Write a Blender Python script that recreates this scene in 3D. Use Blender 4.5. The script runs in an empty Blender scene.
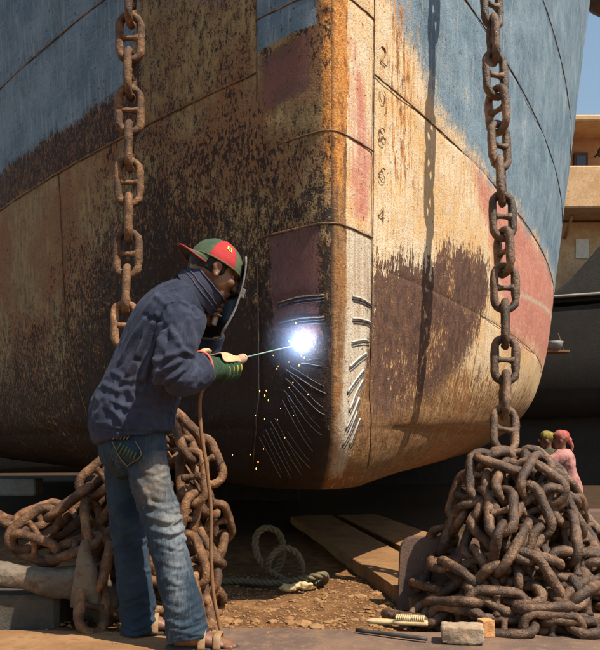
import bpy, math, random
import numpy as np
from mathutils import Vector, Matrix, Quaternion

SC = bpy.context.scene
COL = SC.collection
R = math.radians

# ------------------------------------------------------------------ camera
FPX, CAMH, HORIZON = 700.0, 0.8, 447.0
cam = bpy.data.cameras.new('camera'); cam.sensor_fit = 'HORIZONTAL'; cam.sensor_width = 36
cam.lens = 36 * FPX / 600; cam.shift_y = (HORIZON - 325) / 600
cam.clip_start = .05; cam.clip_end = 2000
co = bpy.data.objects.new('camera', cam); COL.objects.link(co)
co.location = (0, 0, CAMH); co.rotation_euler = (R(90), 0, 0)
SC.camera = co

# ------------------------------------------------------------------ sky, sun, exposure
SUN_AZ, SUN_EL = R(127), R(58)
world = bpy.data.worlds.new('World'); SC.world = world; world.use_nodes = True
wn = world.node_tree.nodes; wl = world.node_tree.links
sky = wn.new('ShaderNodeTexSky'); sky.sky_type = 'NISHITA'; sky.sun_disc = False
sky.sun_elevation = SUN_EL; sky.sun_rotation = SUN_AZ; sky.air_density = 1.8; sky.dust_density = 1.0
bg = wn['Background']; bg.inputs[1].default_value = .085
wl.new(sky.outputs[0], bg.inputs[0])
sl = bpy.data.lights.new('sun', 'SUN'); sl.energy = 5.0; sl.angle = R(.5); sl.color = (1, .89, .72)
so = bpy.data.objects.new('sun', sl); COL.objects.link(so); so.location = (6, -6, 9)
sv = Vector((math.sin(SUN_AZ) * math.cos(SUN_EL), math.cos(SUN_AZ) * math.cos(SUN_EL), math.sin(SUN_EL)))
so.rotation_euler = (-sv).to_track_quat('-Z', 'Y').to_euler()
vs = SC.view_settings; vs.view_transform = 'Standard'; vs.look = 'None'; vs.exposure = 0.64; vs.gamma = 1; vs.use_curve_mapping = False
SC.cycles.max_bounces = 5; SC.cycles.volume_bounces = 0

rng = np.random.default_rng(7); random.seed(7)

# ------------------------------------------------------------------ helpers
def J(px, py, Y):
    """a point of the place from its bearing and its distance in metres"""
    return np.array([(px - 300) / FPX * Y, Y, CAMH + (HORIZON - py) / FPX * Y])

def _hash(ix, iy, iz, seed):
    h = (ix * 374761393 + iy * 668265263 + iz * 2147483647 + seed * 144269504) & 0xffffffff
    h = ((h ^ (h >> 13)) * 1274126177) & 0xffffffff
    return ((h ^ (h >> 16)) & 0xffff) / 65535.0

def vnoise(p, scale, seed=0, octaves=3):
    p = np.asarray(p, float); out = np.zeros(len(p)); amp = 1; tot = 0
    for o in range(octaves):
        q = p * scale * 2 ** o + 31.7 * (seed + o)
        i = np.floor(q).astype(np.int64); f = q - i; f = f * f * (3 - 2 * f); v = 0
        for dx in (0, 1):
            for dy in (0, 1):
                for dz in (0, 1):
                    w = (f[:, 0] if dx else 1 - f[:, 0]) * (f[:, 1] if dy else 1 - f[:, 1]) * (f[:, 2] if dz else 1 - f[:, 2])
                    v = v + w * _hash(i[:, 0] + dx, i[:, 1] + dy, i[:, 2] + dz, seed)
        out += amp * v; tot += amp; amp *= .5
    return out / tot

def wloc(o):
    v = Vector((0, 0, 0))
    while o: v += o.location; o = o.parent
    return v

def link(o, parent=None):
    COL.objects.link(o)
    if parent: o.parent = parent
    return o

def tag(o, label, cat=None, group=None, kind=None):
    if label: o['label'] = label
    if cat: o['category'] = cat
    if group: o['group'] = group
    if kind: o['kind'] = kind
    return o

def thing(name, label, cat, loc=(0, 0, 0), group=None):
    o = bpy.data.objects.new(name, None); o.location = loc; o.empty_display_size = .1
    return tag(link(o), label, cat, group)

def mesh(name, V, F, mat=None, smooth=True):
    me = bpy.data.meshes.new(name)
    me.from_pydata([tuple(v) for v in V], [], [tuple(f) for f in F]); me.update()
    if smooth: me.polygons.foreach_set('use_smooth', [True] * len(me.polygons))
    if mat: me.materials.append(mat)
    return me

def obj(name, V, F, mat, parent=None, smooth=True, base=None):
    """one mesh object from world coordinates"""
    V = np.asarray(V, float)
    if parent is not None: off = np.array(wloc(parent))
    elif base is not None: off = np.asarray(base, float)
    else: off = np.array([V[:, 0].mean(), V[:, 1].mean(), V[:, 2].min()])
    o = bpy.data.objects.new(name, mesh(name, V - off, F, mat, smooth))
    if parent is None: o.location = off
    return link(o, parent)

def join(parts):
    V = []; F = []; n = 0
    for v, f in parts:
        V.append(np.asarray(v, float)); F += [tuple(i + n for i in q) for q in f]; n += len(v)
    return np.vstack(V), F

def crom(P, k):
    """Catmull-Rom resampling, k steps per span"""
    P = np.asarray(P, float); out = []
    Q = np.vstack([2 * P[0] - P[1], P, 2 * P[-1] - P[-2]])
    for i in range(len(P) - 1):
        a, b, c, d = Q[i], Q[i + 1], Q[i + 2], Q[i + 3]
        for t in np.arange(k) / k:
            out.append(.5 * (2 * b + (c - a) * t + (2 * a - 5 * b + 4 * c - d) * t * t + (3 * b - a - 3 * c + d) * t ** 3))
    out.append(P[-1]); return np.array(out)

def loft(C, ra, rb=None, ref=(0, 1, 0), n=20, sub=4, cap=True, power=2.0):
    """closed tube: centres C, radius rb along ref, ra across it"""
    rb = ra if rb is None else rb
    D = np.column_stack([np.asarray(C, float), ra if np.ndim(ra) else np.full(len(C), ra), rb if np.ndim(rb) else np.full(len(C), rb)])
    D = crom(D, sub) if sub > 1 else D
    C = D[:, :3]; m = len(C); T = np.gradient(C, axis=0); T /= np.linalg.norm(T, axis=1)[:, None] + 1e-9
    V = []; a = np.arange(n) / n * 2 * np.pi
    ca, sa = np.cos(a), np.sin(a)
    if power != 2: ca = np.sign(ca) * abs(ca) ** (2 / power); sa = np.sign(sa) * abs(sa) ** (2 / power)
    e = np.asarray(ref, float)
    for i in range(m):
        b = e - T[i] * (e @ T[i])
        if np.linalg.norm(b) < 1e-3: b = np.cross(T[i], (1, 0, 0))
        b /= np.linalg.norm(b); s = np.cross(b, T[i]); 
        V.append(C[i] + np.outer(ca, s) * D[i, 3] + np.outer(sa, b) * D[i, 4])
    V = np.vstack(V); F = []
    for i in range(m - 1):
        for j in range(n):
            k = (j + 1) % n; F.append((i * n + j, i * n + k, (i + 1) * n + k, (i + 1) * n + j))
    if cap:
        V = np.vstack([V, C[0], C[-1]]); q = len(V) - 2
        for j in range(n):
            k = (j + 1) % n; F.append((q, k, j)); F.append((q + 1, (m - 1) * n + j, (m - 1) * n + k))
    return V, F

def tube(P, r, n=8, sub=4):
    P = np.asarray(P, float); Q = crom(P, sub) if sub > 1 else P
    rr = r if np.ndim(r) == 0 else None
    if rr is None: r = np.interp(np.linspace(0, 1, len(Q)), np.linspace(0, 1, len(r)), r)
    m = len(Q); T = np.gradient(Q, axis=0); T /= np.linalg.norm(T, axis=1)[:, None] + 1e-9
    u = np.cross(T[0], (0, 0, 1)); u = u if np.linalg.norm(u) > .05 else np.cross(T[0], (1, 0, 0)); V = []
    a = np.arange(n) / n * 2 * np.pi
    for i in range(m):
        u = u - T[i] * (u @ T[i]); u /= np.linalg.norm(u); w = np.cross(T[i], u)
        V.append(Q[i] + (np.outer(np.cos(a), u) + np.outer(np.sin(a), w)) * (r if rr is not None else r[i]))
    V = np.vstack(V + [Q[:1], Q[-1:]]); F = []
    for i in range(m - 1):
        for j in range(n):
            k = (j + 1) % n; F.append((i * n + j, i * n + k, (i + 1) * n + k, (i + 1) * n + j))
    q = m * n
    for j in range(n):
        k = (j + 1) % n; F.append((q, k, j)); F.append((q + 1, (m - 1) * n + j, (m - 1) * n + k))
    return V, F

def ellip(c, r, frame=None, n=20, m=12):
    V = []; F = []
    for i in range(1, m):
        t = math.pi * i / m
        for j in range(n):
            p = 2 * math.pi * j / n; V.append((math.sin(t) * math.cos(p) * r[0], math.sin(t) * math.sin(p) * r[1], math.cos(t) * r[2]))
    V += [(0, 0, r[2]), (0, 0, -r[2])]; V = np.array(V)
    for i in range(m - 2):
        for j in range(n):
            k = (j + 1) % n; F.append((i * n + j, (i + 1) * n + j, (i + 1) * n + k, i * n + k))
    q = (m - 1) * n
    for j in range(n):
        k = (j + 1) % n; F.append((q, j, k)); F.append((q + 1, (m - 2) * n + k, (m - 2) * n + j))
    if frame is not None: V = V @ np.asarray(frame)
    return V + np.asarray(c), F

def box(c, s, frame=None, bev=0.0):
    """box with chamfered vertical and top edges; s full size; frame rows are the axes"""
    h = np.array(s) / 2.0; b = min(bev, h.min() * .9)
    if b <= 0:
        V = np.array([(x, y, z) for z in (-1, 1) for x, y in ((-1, -1), (1, -1), (1, 1), (-1, 1))]) * h
        F = [(3, 2, 1, 0), (4, 5, 6, 7), (0, 1, 5, 4), (1, 2, 6, 5), (2, 3, 7, 6), (3, 0, 4, 7)]
    else:
        ring = lambda d: [(-h[0] + b + d, -h[1] + d), (h[0] - b - d, -h[1] + d), (h[0] - d, -h[1] + b + d), (h[0] - d, h[1] - b - d),
                          (h[0] - b - d, h[1] - d), (-h[0] + b + d, h[1] - d), (-h[0] + d, h[1] - b - d), (-h[0] + d, -h[1] + b + d)]
        V = []
        for d, z in ((b * .6, -h[2]), (0, -h[2] + b), (0, h[2] - b), (b * .6, h[2])): V += [(x, y, z) for x, y in ring(d)]
        V = np.array(V); F = [tuple(range(7, -1, -1)), tuple(range(24, 32))]
        for i in range(3):
            for j in range(8):
                k = (j + 1) % 8; F.append((i * 8 + j, i * 8 + k, (i + 1) * 8 + k, (i + 1) * 8 + j))
    if frame is not None: V = V @ np.asarray(frame, float)
    return V + np.asarray(c), F

def rotz(a): return np.array([[math.cos(a), math.sin(a), 0], [-math.sin(a), math.cos(a), 0], [0, 0, 1]])

def solid(parts, voxel, smooth=4, fac=.5):
    """union of overlapping closed shapes as one continuous surface"""
    V, F = join(parts); me = mesh('tmp', V, F)
    o = bpy.data.objects.new('tmp', me); COL.objects.link(o)
    m = o.modifiers.new('r', 'REMESH'); m.mode = 'VOXEL'; m.voxel_size = voxel
    m = o.modifiers.new('s', 'SMOOTH'); m.factor = fac; m.iterations = smooth
    bpy.context.view_layer.update()
    e = bpy.data.meshes.new_from_object(o.evaluated_get(bpy.context.evaluated_depsgraph_get()))
    V = np.empty(len(e.vertices) * 3); e.vertices.foreach_get('co', V)
    N = np.empty(len(e.vertices) * 3); e.vertex_normals.foreach_get('vector', N)
    F = [tuple(p.vertices) for p in e.polygons]
    bpy.data.objects.remove(o); bpy.data.meshes.remove(me); bpy.data.meshes.remove(e)
    return V.reshape(-1, 3), F, N.reshape(-1, 3)

def segd(V, a, b):
    a = np.asarray(a, float); b = np.asarray(b, float); d = b - a
    t = np.clip(((V - a) @ d) / (d @ d), 0, 1)
    return np.linalg.norm(V - a - t[:, None] * d, axis=1), t

def colattr(me, name, W):
    at = me.attributes.new(name, 'FLOAT_COLOR', 'POINT')
    at.data.foreach_set('color', np.ascontiguousarray(W, dtype=np.float32).ravel())

# ------------------------------------------------------------------ material helpers
class NT:
    def __init__(s, name):
        s.m = bpy.data.materials.new(name); s.m.use_nodes = True
        s.t = s.m.node_tree; s.n = s.t.nodes; s.b = s.n['Principled BSDF']; s.out = s.n['Material Output']
    def new(s, k, **kw):
        x = s.n.new(k)
        for a, v in kw.items(): setattr(x, a, v)
        return x
    def set(s, sock, v):
        if hasattr(v, 'is_output') or isinstance(v, bpy.types.NodeSocket): s.t.links.new(v, sock)
        elif v is not None:
            if sock.type == 'RGBA' and len(v) == 3: v = (*v, 1)
            sock.default_value = v
    def coord(s, kind='Object', scale=(1, 1, 1), warp=0, wscale=3):
        if kind == 'Position': c = s.new('ShaderNodeNewGeometry').outputs['Position']
        else: c = s.new('ShaderNodeTexCoord').outputs[kind]
        if warp:
            nz = s.noise(c, wscale, 3, .5, color=True)
            a = s.new('ShaderNodeVectorMath', operation='MULTIPLY_ADD'); s.set(a.inputs[0], nz); a.inputs[1].default_value = (warp,) * 3; s.set(a.inputs[2], c); c = a.outputs[0]
        if tuple(scale) != (1, 1, 1):
            m = s.new('ShaderNodeMapping'); m.inputs['Scale'].default_value = scale; s.set(m.inputs[0], c); c = m.outputs[0]
        return c
    def noise(s, c, scale, detail=6, rough=.6, color=False, dist=0):
        x = s.new('ShaderNodeTexNoise'); s.set(x.inputs['Vector'], c); x.inputs['Scale'].default_value = scale
        x.inputs['Detail'].default_value = detail; x.inputs['Roughness'].default_value = rough; x.inputs['Distortion'].default_value = dist
        return x.outputs[1 if color else 0]
    def math(s, op, a, b=None, c=None):
        x = s.new('ShaderNodeMath', operation=op)
        for i, v in enumerate((a, b, c)):
            if v is not None: s.set(x.inputs[i], v)
        return x.outputs[0]
    def step(s, v, lo, hi, a=0., b=1.):
        x = s.new('ShaderNodeMapRange', interpolation_type='SMOOTHSTEP'); s.set(x.inputs[0], v)
        for i, q in ((1, lo), (2, hi), (3, a), (4, b)): s.set(x.inputs[i], q)
        return x.outputs[0]
    def mix(s, f, a, b, mode='MIX'):
        x = s.new('ShaderNodeMix', data_type='RGBA', blend_type=mode); s.set(x.inputs[0], f); s.set(x.inputs[6], a); s.set(x.inputs[7], b); return x.outputs[2]
    def attr(s, name):
        x = s.new('ShaderNodeAttribute'); x.attribute_name = name
        sp = s.new('ShaderNodeSeparateColor'); s.t.links.new(x.outputs['Color'], sp.inputs[0])
        return [sp.outputs[0], sp.outputs[1], sp.outputs[2], x.outputs['Alpha']]
    def rnd(s): return s.new('ShaderNodeObjectInfo').outputs['Random']
    def bump(s, h, strength=.4, dist=.01, prev=None):
        x = s.new('ShaderNodeBump'); x.inputs['Strength'].default_value = strength; x.inputs['Distance'].default_value = dist
        s.set(x.inputs['Height'], h)
        if prev is not None: s.set(x.inputs['Normal'], prev)
        return x.outputs[0]
    def done(s, color, rough=.7, normal=None, metal=0., spec=.4):
        s.set(s.b.inputs['Base Color'], color); s.set(s.b.inputs['Roughness'], rough); s.set(s.b.inputs['Metallic'], metal)
        s.set(s.b.inputs['Specular IOR Level'], spec)
        if normal is not None: s.set(s.b.inputs['Normal'], normal)
        return s.m

def simple(name, c1, c2, scale=20, rough=.7, bump=.3, dist=.004, spec=.35, kind='Object', stretch=(1, 1, 1), metal=0.):
    t = NT(name); c = t.coord(kind, stretch); n = t.noise(c, scale, 6, .65); f = t.noise(c, scale * 6, 4, .6)
    k = t.step(t.math('MULTIPLY_ADD', f, .35, t.math('MULTIPLY', n, .8)), .35, .8)
    return t.done(t.mix(k, c1, c2), t.step(n, .2, .8, rough - .1, rough + .1), t.bump(t.math('ADD', n, f), bump, dist), metal, spec)

def rusty(name, dark, mid, light, rough=.62, vary=.25, bump=.6, bd=.004, lo=.52, hi=.72):
    t = NT(name); c = t.coord('Object'); r = t.rnd()
    off = t.new('ShaderNodeVectorMath', operation='ADD'); t.set(off.inputs[0], c)
    cx = t.new('ShaderNodeCombineXYZ'); t.set(cx.inputs[0], t.math('MULTIPLY', r, 37)); t.set(cx.inputs[1], t.math('MULTIPLY', r, 71)); t.set(off.inputs[1], cx.outputs[0]); c = off.outputs[0]
    a = t.noise(c, 9, 6, .65); b = t.noise(c, 55, 5, .7); g = t.noise(c, 160, 3, .6)
    col = t.mix(t.step(a, .35, .62), dark, mid); col = t.mix(t.step(t.math('MULTIPLY_ADD', b, .5, t.math('MULTIPLY', a, .55)), lo, hi), col, light)
    v = t.math('MULTIPLY_ADD', r, vary * 2, 1 - vary); hs = t.new('ShaderNodeHueSaturation'); t.set(hs.inputs['Value'], v); t.set(hs.inputs['Color'], col)
    h = t.math('ADD', t.math('MULTIPLY', b, 1.), t.math('MULTIPLY', g, .5))
    return t.done(hs.outputs[0], t.step(b, .3, .7, rough - .12, rough + .14), t.bump(h, bump, bd), 0., .5)

# ================================================================== THE SHIP'S BOW
ZK = .57
_ang = -.1255
AX = np.array([math.sin(_ang), math.cos(_ang)]); AP = np.array([AX[1], -AX[0]]); STEM = np.array([.146, 3.2945])

def hull(u, z):
    """point of the shell: u = station aft of the stem (negative: port side, left), z = height"""
    u = np.asarray(u, float); z = np.asarray(z, float)
    s = abs(u); side = np.where(u < 0, -1., 1.)
    p = np.where(u < 0, 5.0, 4.7547); RR = np.where(u < 0, .9, 2.7125)
    h = np.clip((RR - (z - ZK)) / RR, 0, 1); f = np.clip(1 - h ** p, 0, 1) ** (1 / p)
    b = 7.3066 * f * (1 + .0297 * np.clip(z - 2.2, -2, 9)) * (1 - np.exp(-s / 7.5122))
    b = np.sqrt(b * b + 2 * (.06 + .09 * np.clip((1.05 - z) / .45, 0, 1)) * s / np.sqrt(1 + (s / (.45 + 6 * np.clip((z - .9) / .5, 0, 1))) ** 2)) * side
    q = np.clip((ZK + .55 - z) / .55, 0, 1); st = .50 * (1 - np.sqrt(np.clip(1 - q ** 2.4, 0, 1))) - .025 * np.clip(z - 2.6, 0, 9)
    S = s + st
    return np.stack([STEM[0] + AX[0] * S + AP[0] * b, STEM[1] + AX[1] * S + AP[1] * b, z + 0 * b], -1)

def hnorm(u, z, e=.012):
    a = hull(u + e, z) - hull(u - e, z); b = hull(u, z + e) - hull(u, z - e)
    n = np.cross(a, b); return n / (np.linalg.norm(n, axis=-1)[..., None] + 1e-9)

def hpt(u, z, off=0.):
    u = np.asarray(u, float); z = np.asarray(z, float); return hull(u, z) + hnorm(u, z) * off

def zone(poly, u, z, soft, us=1.):
    """1 inside the polygon, 0 outside, a ramp of width soft between"""
    P = np.array(poly, float); d = np.full(u.shape, 1e9); ins = np.zeros(u.shape, bool)
    for i in range(len(P)):
        a = P[i]; b = P[(i + 1) % len(P)]; ab = (b - a) * (us, 1)
        ax = (u - a[0]) * us; az = z - a[1]
        t = np.clip((ax * ab[0] + az * ab[1]) / (ab @ ab + 1e-12), 0, 1)
        d = np.minimum(d, np.hypot(ax - t * ab[0], az - t * ab[1]))
        c = (a[1] > z) != (b[1] > z)
        ins ^= c & (u < (b[0] - a[0]) * (z - a[1]) / (b[1] - a[1] + 1e-12) + a[0])
    return np.clip(.5 + np.where(ins, d, -d) / soft, 0, 1)

def hull_zones(u, z):
    lp = u < 0
    blue = .92 * zone([(-16, 9), (-.98, 9), (-.98, 3.4), (-1.0, 2.97), (-1.42, 2.95), (-16, 3.05)], u, z, .22)
    blue = np.maximum(blue, .9 * zone([(-.285, 9), (-.03, 9), (-.03, 2.80), (-.15, 2.80), (-.285, 2.78)], u, z, .03))
    blue = np.maximum(blue, .42 * zone([(-1, 9), (-.28, 9), (-.28, 2.95), (-1, 3.1)], u, z, .3))
    blue = np.maximum(blue, zone([(.24, 9), (.28, 3.2), (.42, 3.02), (.60, 2.90), (.85, 2.76), (1.2, 2.72), (1.7, 2.67), (3, 2.7), (16, 2.86), (16, 9)], u, z, .75))
    blue = np.maximum(blue, .45 * zone([(.06, 9), (.06, 2.8), (.2, 2.72), (.2, 9)], u, z, .2))
    cream = np.where(lp, 0., np.maximum(np.clip((u - .03) / .02, 0, 1) * np.interp(z, [.6, .95, 1.3, 1.9, 3, 5], [.18, .30, .50, .82, .86, .8]), .30 * np.clip((u + .004) / .008, 0, 1)))
    red = zone([(1.2, 2.64), (3, 2.69), (16, 2.86), (16, 1.9), (3.0, 1.75), (2.2, 1.66), (1.75, 2.0)], u, z, .5)
    red = np.maximum(red, .72 * zone([(.045, 2.80), (.135, 2.76), (.21, 2.3), (.20, 1.90), (.06, 1.9), (.05, 2.33)], u, z, .16))
    for cu, cz, rs in ((-1.81, 3.46, .075), (-1.62, 3.40, .055), (-1.95, 3.26, .07), (-1.2, 3.7, .06)): red = np.maximum(red, 1.1 * np.clip(1.3 - np.hypot((u - cu) / (rs * .8), (z - cz) / (rs * 1.3)), 0, 1))
    peel = zone([(.205, 1.75), (.31, 1.75), (.436, 1.87), (.573, 1.84), (.676, 1.84), (.83, 2.01), (1.22, 2.12), (1.5, 2.1), (1.55, 1.86), (1.42, 1.55), (1.157, 1.3), (.85, 1.11), (.52, .99), (.215, .95), (.17, 1.2)], u, z, .42)
    peel = np.maximum(peel, np.where(lp, 0, np.clip(.14 + .45 * (1.15 - z), .06, .42)))
    khaki = np.where(lp, np.interp(z, [.6, .9, 1.3, 1.8, 2.3, 2.69, 2.70, 3.2], [.16, .24, .34, .45, .58, .66, .60, .58]), .1)  # thins downwards: dark rust plus the lower hull's shade painted in
    khaki = np.where(lp & (u > -1.0) & (z > 2.7), .57, khaki) + np.where(lp & (z < 2.7), .13 * np.clip((-u - 1.35) / .5, 0, 1) - .10 * np.exp(-((u + .95) / .35) ** 2), 0)
    khaki = np.where(lp & (u < -.98) & (z > 2.7) & (z < 3.12), .44, khaki)
    mauve = .62 * zone([(-.285, 2.77), (-.03, 2.80), (-.026, 2.49), (-.27, 2.45)], u, z, .08)
    mauve = np.maximum(mauve, .44 * zone([(-16, 3.05), (-1.4, 2.96), (-1.0, 2.97), (-.97, 2.7), (-16, 2.7)], u, z, .06))
    mauve = np.maximum(mauve, .95 * zone([(-.235, 1.86), (-.02, 1.85), (-.02, 1.30), (-.215, 1.38)], u, z, .07))
    orange = np.clip(1.25 - abs(u - .016) / .040, 0, 1) * np.interp(z, [.6, 1.0, 1.9, 2.3, 2.4, 6], [.15, .3, .42, .8, 1., 1.])
    orange = np.maximum(orange, np.where((u > .2), .30 * np.exp(-np.maximum(u - 1.2, 0)) + .22 * zone([(.3, 3.2), (.5, 3.2), (.55, 2.2), (.33, 2.2)], u, z, .25), np.where(lp, .12, .10)))
    white = zone([(.05, 1.87), (.205, 1.85), (.21, 1.54), (.16, 1.18), (.075, .88), (.03, .66), (.004, .66), (.012, .88), (.028, 1.1), (.045, 1.5)], u, z, .11, 1.6)
    white = np.maximum(white, .8 * zone([(2.3, 2.05), (6, 2.52), (6, 2.60), (2.3, 2.10)], u, z, .08))
    return np.stack([blue, cream, red, peel], -1), np.stack([khaki, orange, white, mauve], -1)

def hull_material():
    t = NT('worn_hull_paint'); c = t.coord('Position')
    n1 = t.noise(c, 2.6, 5, .62)                                             # broad stains
    hv = t.new('ShaderNodeAttribute'); hv.attribute_name = 'shell'; hv = hv.outputs['Vector']
    def hc(sc_):
        m = t.new('ShaderNodeMapping'); m.inputs['Scale'].default_value = sc_; t.set(m.inputs[0], hv); return m.outputs[0]
    n2 = t.noise(t.coord('Position', (1, 1, .6), .03, 6), 21, 5, .72)        # flakes
    n3 = t.noise(c, 105, 3, .7)                                              # grain
    st = t.noise(hc((1, 1, .10)), 34, 4, .65, dist=.25)       # runs
    st2 = t.noise(hc((1, 1, .30)), 80, 3, .7)               # short vertical flakes
    sc = t.noise(hc((.12, 1, 1)), 46, 3, .6, dist=.3)      # scrapes along the side
    fl = t.math('ADD', t.math('MULTIPLY', n2, .55), t.math('MULTIPLY', st2, .45))
    fg = t.math('ADD', t.math('MULTIPLY', fl, .7), t.math('MULTIPLY', n3, .3))
    B, C, RD, PL = t.attr('paint_a'); K, O, W, M = t.attr('paint_b')
    def mask(w, n, amp, soft): return t.step(t.math('MULTIPLY_ADD', t.math('SUBTRACT', n, .5), amp, w), .5 - soft, .5 + soft)
    right = t.step(C, .05, .3)
    # bare steel and old rust
    col = t.mix(t.step(n2, .36, .64), (.022, .013, .010), (.098, .048, .024)); col = t.mix(t.step(n1, .42, .64, 0, .8), col, (.165, .076, .032)); col = t.mix(t.step(n3, .6, .75, 0, .6), col, (.16, .085, .04))
    # khaki primer (port side)
    sn = t.math('ADD', t.math('MULTIPLY', st, .38), t.math('MULTIPLY', n2, .62))
    kc = t.mix(t.step(sn, .38, .62), (.15, .100, .046), (.32, .23, .112)); kc = t.mix(t.step(n1, .38, .60, 0, .9), kc, (.215, .098, .044)); kc = t.mix(t.step(n3, .52, .7, 0, .5), kc, (.36, .28, .16))
    mk = mask(K, fg, 2.0, .05); col = t.mix(mk, col, kc)
    mm = mask(M, fg, 1.7, .06); mcol = t.mix(t.step(n1, .4, .65), (.13, .062, .060), (.20, .085, .075)); col = t.mix(t.math('MULTIPLY', mm, .85), col, t.mix(t.step(st, .5, .7, 0, .6), mcol, (.085, .07, .055)))
    # cream undercoat (starboard side), tan where it is thin
    tan = t.mix(t.step(sn, .40, .60), (.125, .060, .026), (.29, .158, .066)); tan = t.mix(t.step(sc, .5, .7, 0, .5), tan, (.34, .21, .105)); tan = t.mix(t.step(n1, .5, .66, 0, .7), tan, (.24, .105, .035)); tan = t.mix(t.step(fl, .54, .6, 0, .8), tan, (.085, .043, .023))
    col = t.mix(right, col, tan)
    cc = t.mix(t.step(n1, .36, .62), (.62, .52, .38), (.60, .40, .20)); cc = t.mix(t.step(st, .44, .68, 0, .8), cc, (.54, .30, .10)); cc = t.mix(t.step(n2, .5, .68, 0, .55), cc, (.50, .46, .41)); cc = t.mix(t.step(n3, .52, .72, 0, .65), cc, (.40, .24, .11)); cc = t.mix(t.step(sc, .56, .72, 0, .4), cc, (.66, .60, .50))
    mc = mask(C, t.math('ADD', t.math('MULTIPLY', fg, .62), t.math('MULTIPLY', st, .38)), 2.0, .07); col = t.mix(mc, col, cc)
    mr = mask(RD, t.math('ADD', t.math('MULTIPLY', n1, .35), t.math('ADD', t.math('MULTIPLY', st, .3), t.math('MULTIPLY', fg, .35))), 2.2, .22); rc = t.mix(t.step(fg, .35, .65), (.40, .10, .088), (.48, .20, .16)); rc = t.mix(t.step(sc, .5, .68, 0, .6), rc, (.50, .33, .26))
    col = t.mix(t.math('MULTIPLY', mr, .86), col, rc)
    mb = mask(B, t.math('ADD', t.math('MULTIPLY', n1, .35), t.math('MULTIPLY', fg, .65)), 1.9, .12)
    bc = t.mix(t.step(n1, .35, .65), (.085, .150, .215), (.165, .245, .325)); bc = t.mix(t.step(st, .47, .72, 0, .6), bc, (.30, .345, .37)); bc = t.mix(t.step(sc, .52, .7, 0, .5), bc, (.24, .28, .32)); bc = t.mix(t.step(n3, .54, .72, 0, .55), bc, (.34, .32, .27)); bc = t.mix(t.step(n2, .58, .7, 0, .6), bc, (.09, .125, .165))
    col = t.mix(mb, col, bc)
    # cream chips through the blue
    ch = t.step(t.math('MULTIPLY', fl, t.math('ADD', n1, .55)), .66, .69); col = t.mix(t.math('MULTIPLY', t.math('MULTIPLY', ch, mb), t.math('MULTIPLY', right, .7)), col, (.50, .42, .31))
    # places peeled to brown rust, flecked with what is left
    mp = mask(PL, t.math('ADD', t.math('MULTIPLY', fl, .66), t.math('MULTIPLY', st, .34)), 2.9, .035)
    pc = t.mix(t.step(n2, .36, .64), (.060, .031, .023), (.125, .064, .042)); pc = t.mix(t.step(n1, .48, .7, 0, .6), pc, (.17, .072, .038)); pc = t.mix(t.step(n3, .62, .74, 0, .6), pc, (.30, .16, .07)); lf = t.step(t.math('ADD', t.math('MULTIPLY', st2, .5), t.math('ADD', t.math('MULTIPLY', n1, .35), t.math('MULTIPLY', n2, .25))), .615, .64); pc = t.mix(lf, pc, (.50, .33, .15))
    col = t.mix(mp, col, pc)
    mo = mask(O, t.math('ADD', t.math('MULTIPLY', fg, .55), t.math('MULTIPLY', st, .45)), 1.9, .07)
    oc = t.mix(t.step(n3, .35, .65), (.36, .125, .026), (.54, .25, .055)); oc = t.mix(t.step(n2, .47, .66, 0, .9), oc, (.14, .055, .024)); oc = t.mix(t.step(st2, .58, .66, 0, .6), oc, (.56, .36, .15))
    col = t.mix(mo, col, oc)
    mw = mask(W, fg, 1.0, .2); wc = t.mix(t.step(st, .35, .7), (.52, .47, .39), (.36, .27, .19)); wc = t.mix(t.step(n3, .52, .7, 0, .6), wc, (.26, .17, .11))
    col = t.mix(t.math('MULTIPLY', mw, .92), col, wc)
    # pits: small dark holes where flakes have dropped out, and larger bare patches on the port side
    pit = t.step(t.noise(t.coord('Position', (1, 1, .6)), 60, 3, .6), .63, .68); col = t.mix(t.math('MULTIPLY', pit, .8), col, (.055, .027, .016))
    spn = t.noise(t.coord('Position', (1, 1, .55), .02, 9), 58, 4, .65); big = t.step(t.math('MULTIPLY_ADD', t.math('SUBTRACT', .56, K), .75, t.math('MULTIPLY_ADD', t.math('SUBTRACT', n1, .5), .7, spn)), .57, .61, 0, .9); col = t.mix(t.math('MULTIPLY', big, t.math('SUBTRACT', 1., t.math('MAXIMUM', right, t.math('MAXIMUM', mb, t.math('MULTIPLY', mm, .8))))), col, (.017, .011, .009))
    h = t.math('ADD', n3, t.math('ADD', t.math('MULTIPLY', n2, 1.8), st2))
    return t.done(col, t.step(n2, .3, .7, .62, .9), t.bump(h, .8, .006), 0., .22)

M_HULL = hull_material()
M_BEAD = rusty('rusted_weld_bead', (.05, .028, .018), (.13, .065, .03), (.30, .16, .06))
M_DARKSTEEL = simple('dark_bilge_steel', (.02, .014, .01), (.05, .032, .02), 8, .8)

ship = thing('ship', 'rusty blue and cream ship bow looming over the welder, propped on blocks', 'ship', (float(STEM[0]), float(STEM[1]), 0))
SB = np.array([STEM[0], STEM[1], 0])

def zs(z0, z1, dz):
    if z0 <= ZK + .01:                       # round the turn of the bottom closely
        n = int(2.2 * (z1 - z0) / dz) + 26; t = np.linspace(0, 1, n); return ZK + 1e-6 + (z1 - ZK) * t ** 2.6
    return np.linspace(z0, z1, max(3, int((z1 - z0) / dz) + 1))

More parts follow.
